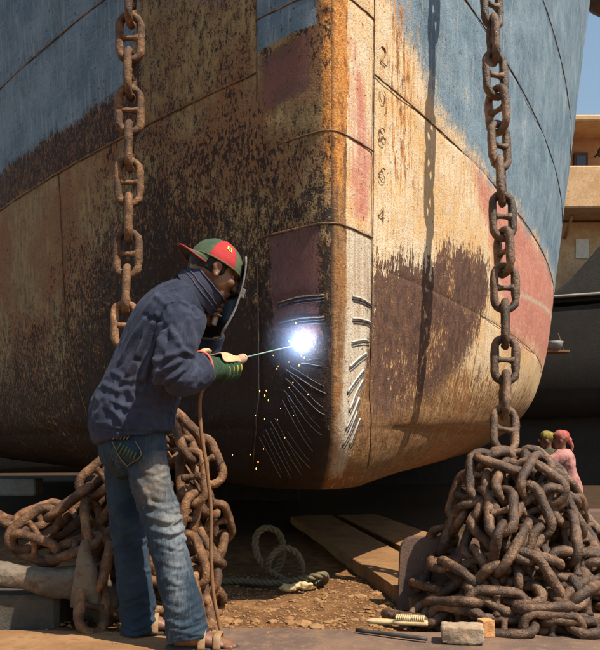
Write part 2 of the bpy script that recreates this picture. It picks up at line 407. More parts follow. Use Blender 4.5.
def plate(u0, u1, z0, z1, du, dz, name='hull_plate'):
    if u0 < 0 < u1:
        w = np.linspace(-math.sqrt(-u0), math.sqrt(u1), int((math.sqrt(-u0) + math.sqrt(u1)) / .014)); us = np.sign(w) * w * w
    else: us = np.linspace(u0, u1, max(3, int((u1 - u0) / du) + 1))
    zz = zs(z0, z1, dz); U, Z = np.meshgrid(us, zz); n, m = U.shape
    Vp = hull(U, Z).reshape(-1, 3); N = hnorm(U, np.maximum(Z, ZK + .02)).reshape(-1, 3)
    uf, zf = U.ravel(), Z.ravel()
    # dents between the frames, plate edges drawn in to the seams
    e = np.minimum.reduce([abs(uf - u0) * 1.2, abs(uf - u1) * 1.2, abs(zf - z0), abs(zf - z1)])
    d = (vnoise(Vp, 1.7, 3, 2) - .5) * .030 + (vnoise(Vp, 6.5, 5, 3) - .5) * .009 - .005 * np.exp(-(e / .014) ** 2)
    d *= np.clip(abs(uf) / .25, .15, 1) * np.clip((zf - ZK) / .1, 0, 1)
    Vp = Vp + N * d[:, None]
    F = [(i * m + j, i * m + j + 1, (i + 1) * m + j + 1, (i + 1) * m + j) for i in range(n - 1) for j in range(m - 1)]
    o = obj(name, Vp, F, M_HULL, ship)
    a, b = hull_zones(uf, zf); at = o.data.attributes.new('shell', 'FLOAT_VECTOR', 'POINT'); at.data.foreach_set('vector', np.column_stack([uf * 1.4, uf * 0, zf]).astype(np.float32).ravel())
    colattr(o.data, 'paint_a', a); colattr(o.data, 'paint_b', b)
    return o

def seam(us, zz, r=.006, mat=None, name='weld_seam', off=.001):
    P = hpt(np.asarray(us, float), np.asarray(zz, float), off)
    P += (vnoise(P, 30, 9, 2)[:, None] - .5) * min(.006, r * 1.1)
    rr = r * (.55 + .9 * vnoise(P, 45, 4, 2)) if name != 'draught_figure' else r * np.clip(2.6 * vnoise(P, 28, 6, 3) - .35, .12, 1.5)
    v, f = tube(P, rr, 6, 1); return obj(name, v, f, mat or M_BEAD, ship)

NL, NR = -.285, .205
plates = []
nose_z = [ZK, 1.855, 2.29, 2.95, 3.7, 4.8, 7.6]
for a, b in zip(nose_z[:-1], nose_z[1:]): plate(NL, NR, a, b, .01, .016 if a < 3.2 else .05)
lz = [ZK, 1.62, 2.69, 3.58, 4.6, 5.7, 7.6]; rz = [ZK, 1.72, 2.68, 3.62, 4.6, 5.7, 7.6]
lu = [-14, -9, -5.2, -2.9, -1.75, NL]; ru = [NR, 1.62, 3.1, 5.6, 9, 14]
for a, b in zip(lz[:-1], lz[1:]):
    for p, q in zip(lu[:-1], lu[1:]):
        fine = .016 if p > -3 else .08; plate(p, q, a, b, fine, .018 if (b < 5 and p > -6) else .08)
for a, b in zip(rz[:-1], rz[1:]):
    for p, q in zip(ru[:-1], ru[1:]):
        fine = .018 if q < 3.2 else (.03 if q < 6 else .1); plate(p, q, a, b, fine, .02 if q < 6 else .08)
for z in nose_z[1:-1]:
    w = np.linspace(-math.sqrt(-NL), math.sqrt(NR), 60); seam(np.sign(w) * w * w, np.full(60, z) + .0, .0045)
for z in (2.69, 3.58, 4.6): s_ = np.linspace(NL, -9, 260); seam(s_, np.full(260, z), .0045)
for z in (2.68, 3.62, 4.6): s_ = np.linspace(NR, 9, 260); seam(s_, np.full(260, z), .0045)
s_ = np.linspace(1.45, 6, 160); seam(s_, np.full(160, 1.72), .003)
for u in (NL, NR): zz = np.linspace(ZK + .12, 6, 260); seam(np.full(260, u), zz, .0028)
zz = np.linspace(1.0, 2.68, 120); seam(-1.75 + .25 * np.clip(1.7 - zz, 0, 1), zz, .0035)

kz_ = np.concatenate([np.linspace(0, .7, 30) ** 2, np.linspace(.55, 13.9, 40)]); KL = hull(-kz_ - 1e-6, np.full(70, ZK + 1e-6)); KR = hull(kz_ + 1e-6, np.full(70, ZK + 1e-6))
obj('keel_plate', np.vstack([KL, KR]), [(i, i + 1, 70 + i + 1, 70 + i) for i in range(69)], M_DARKSTEEL, ship, False)
# inside of the bow: deck and transom so that no light leaks through, rubbing bar high up
zt = 7.6; us = np.concatenate([np.linspace(-14, -.05, 40), np.linspace(.05, 14, 40)]); D = hull(us, np.full(80, zt - .3)); 
obj('deck', D, [tuple(range(80))], M_DARKSTEEL, ship, False)
zz = np.concatenate([np.linspace(zt, ZK + .01, 30)]); L_ = hull(np.full(30, -13.95), zz); R_ = hull(np.full(30, 13.95), zz)
obj('transom', np.vstack([L_, R_]), [(i, i + 1, 30 + i + 1, 30 + i) for i in range(29)], M_DARKSTEEL, ship, False)

# ground weld beads: the fan of scars round the forefoot
M_SCORCH = simple('scorched_bead', (.012, .012, .016), (.05, .05, .06), 30, .5, .4, .003)
M_GROUND = simple('ground_bright_bead', (.07, .064, .058), (.20, .185, .17), 60, .55, .3, .002)
M_SILVER = simple('silvery_scrape', (.34, .33, .31), (.58, .56, .52), 60, .4, .3, .002, .5)
def bead(p, q, r, mat, bow=.0, name='weld_bead'):
    t = np.linspace(0, 1, 14); u = p[0] + (q[0] - p[0]) * t; z = p[1] + (q[1] - p[1]) * t + bow * np.sin(np.pi * t)
    return seam(u, z, r, mat, name, .002)
for p, q in [((-.19, 1.494), (-.008, 1.502)), ((-.184, 1.394), (-.008, 1.398))]:
    bead(p, q, .0045, M_SCORCH, .008); bead((p[0], p[1] + .016), (q[0], q[1] + .014), .004, M_GROUND, .008); bead((p[0], p[1] - .015), (q[0], q[1] - .013), .003, M_SCORCH, .008)
for p, q in [((-.086, 1.201), (-.014, 1.18)), ((-.155, 1.18), (-.004, 1.051)), ((-.155, 1.137), (-.004, .951)), ((-.164, 1.08), (-.007, .858)), ((-.167, 1.03), (-.02, .779)),
             ((-.211, .93), (-.036, .655)), ((-.233, .887), (-.073, .64)), ((-.264, .851), (-.115, .635)), ((-.146, .865), (-.018, .694))]:
    bead(p, q, .0019, M_GROUND, .004)
    bead((p[0] + .022, p[1] + .012), (q[0] - .004, q[1] + .036), .0012, M_GROUND, .003)
for p, q in [((.075, 1.516), (.2, 1.509)), ((.075, 1.409), (.2, 1.416)), ((.071, 1.294), (.187, 1.323)), ((.059, 1.173), (.174, 1.258)), ((.048, 1.051), (.155, 1.173)),
             ((.05, .965), (.15, 1.12)), ((.033, .879), (.125, 1.03)), ((.022, .80), (.10, .96)), ((.05, .80), (.12, .93))]:
    bead(p, q, .0032, M_SCORCH, .006); bead((p[0] + .002, p[1] + .013), (q[0] - .006, q[1] + .010), .0045, M_SILVER, .006); bead((p[0] + .006, p[1] - .009), (q[0] + .003, q[1] - .012), .0022, M_SCORCH, .004)

# raised draught figures, welded on, half rusted away
M_FIG = rusty('rust_and_paint_figure', (.26, .14, .06), (.46, .31, .16), (.58, .46, .29), .75) 
DIG = {'2': [(0, .8), (.2, 1), (.7, 1), (.9, .75), (.1, 0), (.95, 0)], '4': [(.75, 0), (.75, 1), (0, .35), (1, .35)],
       '6': [(.9, .9), (.5, 1), (.05, .6), (.05, .2), (.4, 0), (.85, .1), (.9, .4), (.5, .55), (.08, .42)],
       '8': [(.5, .52), (.1, .72), (.2, .96), (.7, 1), (.9, .76), (.5, .52), (.05, .3), (.15, .03), (.8, .02), (.95, .28), (.5, .52)],
       '0': [(.5, 1), (.08, .8), (.05, .25), (.4, 0), (.85, .15), (.95, .75), (.5, 1)]}
for s, u0, w, marks in ((1, .245, .046, [('2', 2.81), ('0', 2.603), ('8', 2.40), ('6', 2.20), ('4', 1.995)]), (-1, -.365, .055, [('2', 2.86), ('8', 2.424), ('6', 2.217)])):
    for ch, zc in marks:
        pts = np.array(DIG[ch]); k = np.linspace(0, len(pts) - 1, 30); U = u0 + w * np.interp(k, range(len(pts)), pts[:, 0]); Z = zc - .04 + .08 * np.interp(k, range(len(pts)), pts[:, 1])
        seam(U, Z, .0036, M_FIG if s > 0 else M_BEAD, 'draught_figure', .002)

# ================================================================== THE GROUND
def dirt_material():
    t = NT('ochre_dirt'); c = t.coord('Position'); a = t.noise(c, 1.3, 6, .6); b = t.noise(c, 9, 6, .7); g = t.noise(c, 70, 4, .7); v = t.noise(c, 240, 2, .6)
    col = t.mix(t.step(a, .35, .65), (.15, .070, .028), (.245, .122, .050)); col = t.mix(t.step(b, .40, .62), col, (.105, .052, .024)); col = t.mix(t.step(g, .56, .72, 0, .8), col, (.30, .19, .10)); col = t.mix(t.step(v, .62, .75, 0, .7), col, (.06, .036, .022))
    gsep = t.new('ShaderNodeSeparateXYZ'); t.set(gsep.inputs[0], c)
    far_shade = t.step(t.math('MULTIPLY_ADD', t.math('SUBTRACT', a, .5), 2.2, gsep.outputs[1]), 5.3, 7.2); col = t.mix(t.math('MULTIPLY', far_shade, .85), col, (.030, .021, .015))  # far ground darkened: shade painted into the dirt colour
    return t.done(col, .93, t.bump(t.math('ADD', t.math('ADD', b, g), t.math('MULTIPLY', v, .5)), .8, .012), 0., .15)
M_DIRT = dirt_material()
def axis(lo, hi, near0, near1, d):
    a = list(np.arange(near0, near1 + d, d)); x = near1; st = d
    while x < hi: st *= 1.25; x += st; a.append(min(x, hi))
    x = near0; st = d
    while x > lo: st *= 1.25; x -= st; a.insert(0, max(x, lo))
    return np.array(a)
gx = axis(-400, 400, -2.2, 2.2, .022); gy = axis(-60, 900, 2.2, 5.6, .022)
GX, GY = np.meshgrid(gx, gy); gp = np.column_stack([GX.ravel(), GY.ravel(), 0 * GX.ravel()])
near = np.exp(-((gp[:, 0] / 5) ** 2 + ((gp[:, 1] - 4) / 5) ** 2))
def gheight(p):
    p = np.asarray(p, float); q = np.column_stack([p[:, 0], p[:, 1], 0 * p[:, 0]])
    return (vnoise(q, 1.6, 2, 3) - .5) * .05 + (vnoise(q, 11, 4, 4) - .5) * .028 - .012
gp[:, 2] = gheight(gp) * near - .004
n, m = GX.shape
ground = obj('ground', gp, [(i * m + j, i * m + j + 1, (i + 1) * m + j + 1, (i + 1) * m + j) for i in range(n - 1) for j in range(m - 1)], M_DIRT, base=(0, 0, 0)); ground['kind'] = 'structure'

def slab(name, corners, z0, z1, mat, label, cat, wob=.006, nu=40, nv=14, kind=None):
    """a slab with uneven edges: corners are four ground points, round the outline"""
    a, b, c, d = [np.array(q, float) for q in corners]; u = np.linspace(0, 1, nu)[:, None]; v = np.linspace(0, 1, nv)
    top = []
    for vv in v: top.append((a + (b - a) * u) * (1 - vv) + (d + (c - d) * u) * vv)
    T = np.vstack(top); e = np.zeros(len(T)); idx = np.arange(len(T)); i = idx % nu; j = idx // nu
    edge = (i == 0) | (i == nu - 1) | (j == 0) | (j == nv - 1)
    P3 = np.column_stack([T, np.full(len(T), z1)]); P3[:, 2] += (vnoise(P3, 5, 8, 3) - .5) * wob * 2
    P3[edge, :2] += (np.column_stack([vnoise(P3, 7, 11, 3), vnoise(P3, 7, 12, 3)])[edge] - .5) * wob * 4; P3[edge, 2] -= wob * .6
    F = [(y * nu + x, y * nu + x + 1, (y + 1) * nu + x + 1, (y + 1) * nu + x) for y in range(nv - 1) for x in range(nu - 1)]
    loop = [x for x in range(nu)] + [y * nu + nu - 1 for y in range(1, nv)] + [(nv - 1) * nu + x for x in range(nu - 2, -1, -1)] + [y * nu for y in range(nv - 2, 0, -1)]
    B = P3[loop].copy(); B[:, 2] = z0; k = len(P3); V = np.vstack([P3, B])
    for q in range(len(loop)): r = (q + 1) % len(loop); F.append((loop[r], loop[q], k + q, k + r))
    o = obj(name, V, F, mat, None, False); return tag(o, label, cat, None, kind)

def plate_mat(name, c1, c2, c3):
    t = NT(name); c = t.coord('Position'); a = t.noise(c, 3, 6, .65); b = t.noise(c, 22, 6, .7); g = t.noise(c, 120, 4, .65)
    col = t.mix(t.step(a, .38, .62), c1, c2); col = t.mix(t.step(b, .5, .68, 0, .85), col, c3); col = t.mix(t.step(g, .6, .75, 0, .6), col, (.05, .03, .022))
    return t.done(col, t.step(b, .3, .7, .62, .9), t.bump(t.math('ADD', b, g), .6, .006), 0., .3)
M_PLATE = plate_mat('grey_rusty_plate', (.115, .075, .058), (.175, .11, .075), (.22, .125, .07))
M_PLATE2 = plate_mat('orange_rusty_plate', (.22, .115, .05), (.30, .165, .075), (.18, .09, .045))
M_TIMBER = plate_mat('dusty_timber', (.19, .098, .042), (.27, .145, .062), (.15, .075, .034))
slab('steel_plate', [(-.25, 1.9), (1.9, 1.9), (1.9, 2.84), (-.36, 3.04)], -.02, .022, M_PLATE, 'dull grey brown steel plate on the ground under the wire brush', 'plate')
slab('steel_plate', [(-1.9, 1.9), (-.29, 1.9), (-.40, 2.98), (-1.9, 3.06)], -.02, .012, M_PLATE2, 'orange rusty plate on the ground under the welder in front', 'plate', .008)
slab('timber_sleeper', [(.54, 3.42), (.90, 3.50), (.34, 7.6), (-.1, 7.5)], -.03, .062, M_TIMBER, 'long dusty sleeper with sunlit top lying under the bow, nearest the rope', 'timber', .006, 90, 10)
slab('timber_sleeper', [(.97, 3.75), (1.45, 3.9), (.85, 7.8), (.42, 7.7)], -.03, .055, M_TIMBER, 'second dusty sleeper under the bow, behind the tall chain pile', 'timber', .006, 90, 10)

# gravel, chips and dry leaves nobody could count
def scatter(name, n, area, size, mat, label, seed, flat=.5):
    g = np.random.default_rng(seed); Vs = []; Fs = []; k = 0
    ico = [(0, 0, 1), (.9, 0, .3), (.28, .85, .3), (-.72, .53, .3), (-.72, -.53, .3), (.28, -.85, .3), (.72, .53, -.4), (-.28, .85, -.4), (-.9, 0, -.4), (-.28, -.85, -.4), (.72, -.53, -.4)]
    fc = [(0, 1, 2), (0, 2, 3), (0, 3, 4), (0, 4, 5), (0, 5, 1), (1, 6, 2), (2, 6, 7), (2, 7, 3), (3, 7, 8), (3, 8, 4), (4, 8, 9), (4, 9, 5), (5, 9, 10), (5, 10, 1), (1, 10, 6)]
    ico = np.array(ico); X = g.uniform(area[0], area[1], n); Y = area[2] + (area[3] - area[2]) * g.random(n) ** 1.3
    s = size * np.exp(g.normal(0, .5, n)); H = gheight(np.column_stack([X, Y]))
    for i in range(n):
        sc = s[i] * np.array([g.uniform(.6, 1.4), g.uniform(.6, 1.2), g.uniform(.3, 1) * flat * 1.4]); a = g.uniform(0, 6.28)
        Vs.append((ico * g.uniform(.75, 1.2, (11, 1)) * sc) @ rotz(a) + (X[i], Y[i], H[i] + sc[2] * .3 - .004)); Fs += [tuple(q + k for q in f) for f in fc]; k += 11
    return tag(obj(name, np.vstack(Vs), Fs, mat, None, False), label, 'gravel', None, 'stuff')
M_CHIP = simple('dry_chips', (.17, .088, .038), (.33, .19, .092), 14, .9, .4, .004, .1, 'Position')
scatter('gravel', 4200, (-.45, .75, 3.05, 4.5), .0046, M_CHIP, 'loose ochre chips and grit scattered between plate and sleepers', 3)
scatter('rubble', 90, (-.35, .6, 3.1, 3.9), .015, M_CHIP, 'larger dry flakes and lumps on the dirt before the rope', 5, .4)
scatter('grit', 700, (-1.7, -.3, 2.6, 3.3), .006, M_CHIP, 'grit and rust flakes round the welder and the left chain heap', 6)
scatter('dust_chips', 500, (-.3, 1.6, 2.55, 2.95), .0035, M_CHIP, 'fine rust chips strewn over the grey plate', 8, .5)
for o in bpy.data.objects:
    if o.name.startswith('dust_chips'): o.location.z += .03
    if o.name == 'grit': o.location.z += .012

# ================================================================== BACKGROUND: SECOND VESSEL AND ITS HOUSE
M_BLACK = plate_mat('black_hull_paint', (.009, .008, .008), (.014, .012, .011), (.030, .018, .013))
M_PEACH = plate_mat('peach_paint', (.50, .30, .15), (.60, .40, .23), (.40, .23, .12))
M_PEACH_SHADE = plate_mat('shaded_peach_paint', (.40, .22, .12), (.46, .27, .15), (.30, .16, .09))  # darker copy of the peach: shade below eave and ledge painted in
M_GLASS = NT('dark_window_glass').done((.02, .03, .04), .08, None, 0., .6)
M_FRAME = simple('dark_brown_frame', (.06, .03, .02), (.09, .045, .03), 20, .6)
M_PALE = simple('pale_peeling_paint', (.55, .5, .42), (.75, .7, .62), 9, .8)
bs = thing('vessel', 'black hulled vessel lying behind on the right, peach wheelhouse above it', 'ship', (8, 15.5, 0))
# side shell: sections along X, deck edge rising to the right
xs = np.linspace(1.5, 16, 60); V = []; F = []
prof = [(1.35, 1.3), (1.46, .4), (1.8, .10), (2.6, .0), (3.3, -.02), (3.62, -.03)]
for x in xs:
    k = (x - 5.3) / 6; yb = 14.0 - .05 * (x - 5)
    for z, dy in prof: V.append((x, yb + dy, z + .35 * k * (z / 3.6) + .02 * math.sin(x * 2.1)))
m = len(prof)
for i in range(59):
    for j in range(m - 1): F.append((i * m + j, (i + 1) * m + j, (i + 1) * m + j + 1, i * m + j + 1))
obj('hull_side', V, F, M_BLACK, bs)
rail = np.array([(x, 13.90 - .05 * (x - 5), 3.80 + .35 * (x - 5.3) / 6 * 1.03 + .0) for x in np.linspace(1.5, 16, 30)])
obj('rubbing_strake', *tube(rail, .032, 8, 1), simple('scuffed_grey_steel', (.10, .085, .075), (.24, .21, .19), 3, .6), bs)
V = [];  F = []
for i, x in enumerate(np.linspace(1.5, 16, 30)):
    yb = 14.02 - .05 * (x - 5); zb = 3.70 + .36 * (x - 5.3) / 6; h = .12 + 1.0 * np.clip((x - 5.15) / .9, 0, 1); V += [(x, yb, zb), (x, yb + .03, zb + h), (x, yb + .12, zb + h), (x, yb + .1, zb)]
for i in range(29):
    for j in range(3): F.append((i * 4 + j, (i + 1) * 4 + j, (i + 1) * 4 + j + 1, i * 4 + j + 1))
obj('bulwark', V, F, M_BLACK, bs, False)
obj('deck', [(1.5, 14, 3.6), (16, 13.5, 4.3), (16, 20, 4.3), (1.5, 20, 3.6)], [(0, 1, 2, 3)], M_DARKSTEEL, bs, False)
obj('mooring_bitt', *tube([(6.35, 14.0, 4.6), (6.35, 14.0, 5.1), (6.6, 14.0, 5.12)], .05, 8, 1), M_BLACK, bs)
obj('keel_shadow_box', *box((8.5, 16.5, .72), (14, 3.5, 1.44)), M_BLACK, bs, False)  # black box standing for the shadow beneath the vessel
# wheelhouse
HX0, HX1, HY0, HY1 = 5.25, 13.0, 15.2, 20.0
wh = thing('wheelhouse', 'peach painted ship wheelhouse with a small window, right edge against sky', 'building', (9, 17, 3.7))
zf = lambda py, Y=14.75: CAMH + (HORIZON - py) / FPX * Y
obj('wall', *box(((HX0 + HX1) / 2, (HY0 + HY1) / 2, (3.6 + zf(215)) / 2 - .01), (HX1 - HX0, HY1 - HY0, zf(215) - 3.6)), M_PEACH, wh, False)
obj('deck_edge', *box(((HX0 + HX1) / 2 - .2, (HY0 + HY1) / 2 - .35, (zf(172) + zf(213)) / 2), (HX1 - HX0 + .5, HY1 - HY0 + .9, zf(172) - zf(213)), None, .03), M_PEACH, wh, False)
obj('upper_wall', *box(((HX0 + HX1) / 2 + .05, (HY0 + HY1) / 2, (zf(172) + zf(127)) / 2), (HX1 - HX0 - .2, HY1 - HY0 - .1, zf(127) - zf(172) - .004)), M_PEACH_SHADE, wh, False)
obj('roof', *box(((HX0 + HX1) / 2 - .1, (HY0 + HY1) / 2 - .3, zf(127) + .06), (HX1 - HX0 + .4, HY1 - HY0 + .9, .13), None, .03), M_PEACH, wh, False)
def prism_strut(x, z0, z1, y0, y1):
    return obj('strut', *tube([(x, y0, z0), (x, y1, z1)], .035, 6, 1), M_PEACH_SHADE, wh)
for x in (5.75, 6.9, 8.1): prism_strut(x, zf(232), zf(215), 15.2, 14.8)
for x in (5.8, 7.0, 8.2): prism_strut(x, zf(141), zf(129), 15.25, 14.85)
wd = obj('window', *join([box((6.09, 15.2, zf(156)), (.30, .07, .50), None, .01)]), M_FRAME, wh, False)
obj('pane', *box((6.09, 15.158, zf(156)), (.19, .02, .36)), M_GLASS, wd, False)
lamp = obj('lamp_bracket', *join([tube([(6.42, 15.25, zf(147)), (6.42, 14.95, zf(147))], .02, 6, 1), ellip((6.42, 14.9, zf(149)), (.09, .09, .11))]), M_FRAME, wh)
obj('wall_patch', *box((6.12, 15.19, zf(243)), (.28, .03, .42)), M_PALE, wh, False)
# staging plank and tub hung on the black side
stg = thing('staging', 'small hanging plank stage against the black vessel side', 'staging', tuple(J(555, 352, 13.2)))
p = J(556, 352, 13.2); obj('plank', *box(p, (.42, .28, .04), None, .008), M_TIMBER, stg, False); obj('hanger', *tube([p + (-.2, 0, 0), p + (-.2, .3, .4)], .012, 6, 1), M_FRAME, stg); obj('hanger', *tube([p + (.15, 0, 0), p + (.15, .3, .4)], .012, 6, 1), M_FRAME, stg)
M_GREY_TUB = simple('grimy_grey_plastic', (.14, .14, .14), (.24, .24, .23), 9, .6); pb = J(554, 346, 13.15); tag(obj('tub', *loft([pb + (0, 0, -.08), pb + (0, 0, .02), pb + (0, 0, .08)], [.12, .15, .17], None, (0, 1, 0), 14, 1), M_GREY_TUB), 'grey tub standing on the hanging plank stage', 'tub')
# boat end hanging into the top right corner
c = J(612, -22, 16.0); hb_ = thing('boat', 'dark round ended hull hanging into the sky at the top right corner', 'boat', tuple(c))
obj('hull', *loft([c + (-.72, 0, .25), c + (-.45, 0, .0), c + (.2, 0, -.1), c + (1.6, 0, -.1), c + (3, 0, .1)], [.10, .50, .72, .76, .4], [.15, .55, .8, .85, .5], (0, 1, 0), 20, 4), simple('black_boat_paint', (.02, .013, .012), (.05, .03, .025), 6, .6), hb_)
obj('gunwale', *loft([c + (-.66, 0, .34), c + (-.3, -.0, .36), c + (.4, 0, .38), c + (2.8, 0, .42)], [.07, .07, .07, .07], [.3, .62, .84, .6], (0, 1, 0), 16, 3), M_TIMBER, hb_)

# yard behind: dark backdrop added far off for shade, keel blocks under the bow
def block(name, c, s, a, mat, label, cat, group=None, bev=.02):
    return tag(obj(name, *box(c, s, rotz(a), bev), mat, None, False), label, cat, group)
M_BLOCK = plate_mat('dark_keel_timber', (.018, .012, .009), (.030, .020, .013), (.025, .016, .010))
for i, (s, zc) in enumerate(((7.0, .26), (8.8, .26), (10.6, .26), (12.4, .26))):
    q = STEM + AX * (s + .2)
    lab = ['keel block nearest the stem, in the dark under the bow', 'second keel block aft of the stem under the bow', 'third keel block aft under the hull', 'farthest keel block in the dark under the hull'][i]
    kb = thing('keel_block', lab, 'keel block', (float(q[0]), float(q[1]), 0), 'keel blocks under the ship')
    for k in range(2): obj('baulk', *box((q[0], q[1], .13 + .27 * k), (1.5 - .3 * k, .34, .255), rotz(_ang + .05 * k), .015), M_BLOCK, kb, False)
def shore(p0, p1, label): tag(obj('shore', *tube([p0, p1], .09, 10, 1), M_BLOCK), label, 'prop', 'props under the hull')
block('trestle_beam', J(-30, 487, 8.2), (1.6, .3, .20), .05, M_GREY_TUB, 'pale beam seen under the hull at the left edge', 'beam')

bg_ = thing('shade_backdrop', 'dark hull shape added far behind on the left to stand for shade under the bow', 'ship', (-13, 24, 0))  # made-up dark shape, fills the gap below the bow as shade
obj('hull', *loft([(-30, 24, 1.4), (-22, 24, 1.4), (-10, 24, 1.4), (-2, 24, 1.5)], [1.7, 1.9, 1.9, 1.2], [2.2, 2.6, 2.6, 1.2], (0, 1, 0), 16, 2, True, 5), M_BLACK, bg_)

# ================================================================== CHAINS
PITCH, BAR, LW = .196, .0225, .160
def link_mesh(name, mat, seed):
    g = np.random.default_rng(seed); rc = LW / 2 - BAR; hs = (PITCH + 4 * BAR) / 2 - LW / 2; P = []
    hs = (PITCH + 2 * BAR) / 2 - rc - BAR + .0; hs = PITCH / 2 + BAR - rc - BAR + BAR  # straight half length
    hs = (PITCH + 2 * BAR) / 2 - rc
    for i in range(13): a = math.pi * i / 12; P.append((rc * math.cos(a), 0, hs + rc * math.sin(a)))
    for t in (.25, .5, .75): P.append((-rc, 0, hs - 2 * hs * t))
    for i in range(13): a = math.pi + math.pi * i / 12; P.append((rc * math.cos(a), 0, -hs + rc * math.sin(a)))
    for t in (.25, .5, .75): P.append((rc, 0, -hs + 2 * hs * t))
    P = np.array(P); n = len(P); k = 12; V = []; F = []
    for i in range(n):
        T = P[(i + 1) % n] - P[i - 1]; T /= np.linalg.norm(T); u = np.cross((0, 1, 0), T); r = BAR * (1 + .05 * g.normal())
        r *= 1 - .10 * max(0, abs(P[i][2]) - hs) / rc    # worn thin at the crowns
        for j in range(k):
            a = 2 * math.pi * j / k; V.append(P[i] + (np.array((0, 1, 0)) * math.sin(a) + u * math.cos(a)) * r * (1 + .045 * g.normal()))
    for i in range(n):
        for j in range(k): F.append((i * k + j, i * k + (j + 1) % k, ((i + 1) % n) * k + (j + 1) % k, ((i + 1) % n) * k + j))
    me = mesh(name, V, F, mat)
    x = rc - BAR * .6; st = mesh('stud', *loft([(-x, 0, 0), (-x * .55, 0, 0), (0, 0, 0), (x * .55, 0, 0), (x, 0, 0)], [.024, .0155, .0135, .0155, .024], None, (0, 1, 0), 10, 2), mat)
    return me, st
def links_for(mat): return [link_mesh('link', mat, s) for s in range(4)]

def chain(root, nodes, meshes, roll0=0., jit=.0, seed=0, alt=math.pi / 2, studs=1.0):
    """links between successive nodes of a path, each turned a quarter from the last"""
    g = random.Random(seed); base = wloc(root); nodes = np.asarray(nodes, float)
    T0 = Vector(nodes[1] - nodes[0]).normalized(); q = Vector((0, 0, 1)).rotation_difference(T0)
    for i in range(len(nodes) - 1):
        a = Vector(nodes[i]); b = Vector(nodes[i + 1]); T = (b - a).normalized(); q = T0.rotation_difference(T) @ q; T0 = T
        me, st = meshes[g.randrange(len(meshes))]
        rot = q @ Quaternion((0, 0, 1), roll0 + alt * (i % 2) + g.uniform(-jit, jit))
        o = bpy.data.objects.new('link', me); COL.objects.link(o); o.parent = root
        o.matrix_local = Matrix.Translation((a + b) / 2 - base) @ rot.to_matrix().to_4x4()
        if g.random() < studs: s = bpy.data.objects.new('stud', st); COL.objects.link(s); s.parent = o

def resample(P, d):
    P = np.asarray(P, float); out = [P[0]]; i = 0; cur = P[0]
    while i < len(P) - 1:
        if np.linalg.norm(P[i + 1] - cur) < d: i += 1; continue
        # walk to the point on segment i..i+1 at distance d
        a, b = P[i], P[i + 1]; lo, hi = 0., 1.
        f = lambda t: np.linalg.norm(a + (b - a) * t - cur)
        if f(0) >= d: hi = 0
        for _ in range(30):
            mid = (lo + hi) / 2
            if f(mid) < d: lo = mid
            else: hi = mid
        cur = a + (b - a) * hi; out.append(cur); P = np.vstack([P[:i], [cur], P[i + 1:]]) if True else P
    return np.array(out)

def relax(N, core, iters=260, dmin=.105, fixed=1, zmin=.05):
    """let the strands push each other apart while they lie on the heap"""
    N = N.copy(); n = len(N); I, K = np.triu_indices(n, 2); f = np.ones(n); f[:fixed] = 0
    for it in range(iters):
        N[:, 2] -= .0004 * f
        d = N[K] - N[I]; L = np.linalg.norm(d, axis=1) + 1e-9; m = L < dmin
        c = d[m] * ((dmin - L[m]) / L[m] * .22)[:, None]; np.add.at(N, K[m], c); np.add.at(N, I[m], -c)
        # the core of the heap pushes outwards
        for (cx, cy, r0, zt, rx) in core:
            e = N[:, :2] - (cx, cy); r = np.hypot(e[:, 0] / rx, e[:, 1]) + 1e-9; rc = r0 * np.clip(1 - N[:, 2] / zt, 0, 1) ** 1.15
            w = np.where((r < rc) & (N[:, 2] < zt), (rc - r) / r, 0); N[:, :2] += e * (w * .5 * f)[:, None]
        N[:, 2] = np.maximum(N[:, 2], zmin)
        for _ in range(6):
            d = N[1:] - N[:-1]; L = np.linalg.norm(d, axis=1); c = d * ((L - PITCH) / L * .5)[:, None]
            N[:-1] += c * f[:-1, None]; N[1:] -= c * f[1:, None]
    return N

M_CH_R = rusty('brown_chain_iron', (.030, .015, .009), (.125, .062, .031), (.29, .17, .095), .44, .3, 1.0, .007)
M_CH_L = rusty('orange_rust_chain', (.05, .021, .009), (.18, .080, .031), (.36, .20, .095), .66, .3, 1.0, .008)
ML_R = links_for(M_CH_R); ML_L = links_for(M_CH_L)

def heap_path(c, rx, rb, zt, phis, seed, start, low=(.02, .25), high=(.35, .9)):
    """a chain thrown down in bights over a heap: down one side, back up, down again"""
    g = np.random.default_rng(seed); P = [np.array(start)]; down = True
    def on(phi, h):
        r = rb * (1 - h) ** 1.12 + .03; return np.array([c[0] + rx * r * math.sin(phi), c[1] - r * math.cos(phi), .05 + h * zt])
    for i, ph in enumerate(phis):
        h0 = g.uniform(*low); h1 = g.uniform(*high); a, b = (h1, h0) if i % 2 == 0 else (h0, h1)
        for k in range(6):
            t = k / 5; P.append(on(ph + g.normal(0, .13) + (.35 + .35 * (i % 3)) * math.sin(3.1 * t + i * 1.7), a + (b - a) * t) + g.normal(0, .022, 3))
    return resample(crom(np.array(P), 6), PITCH)

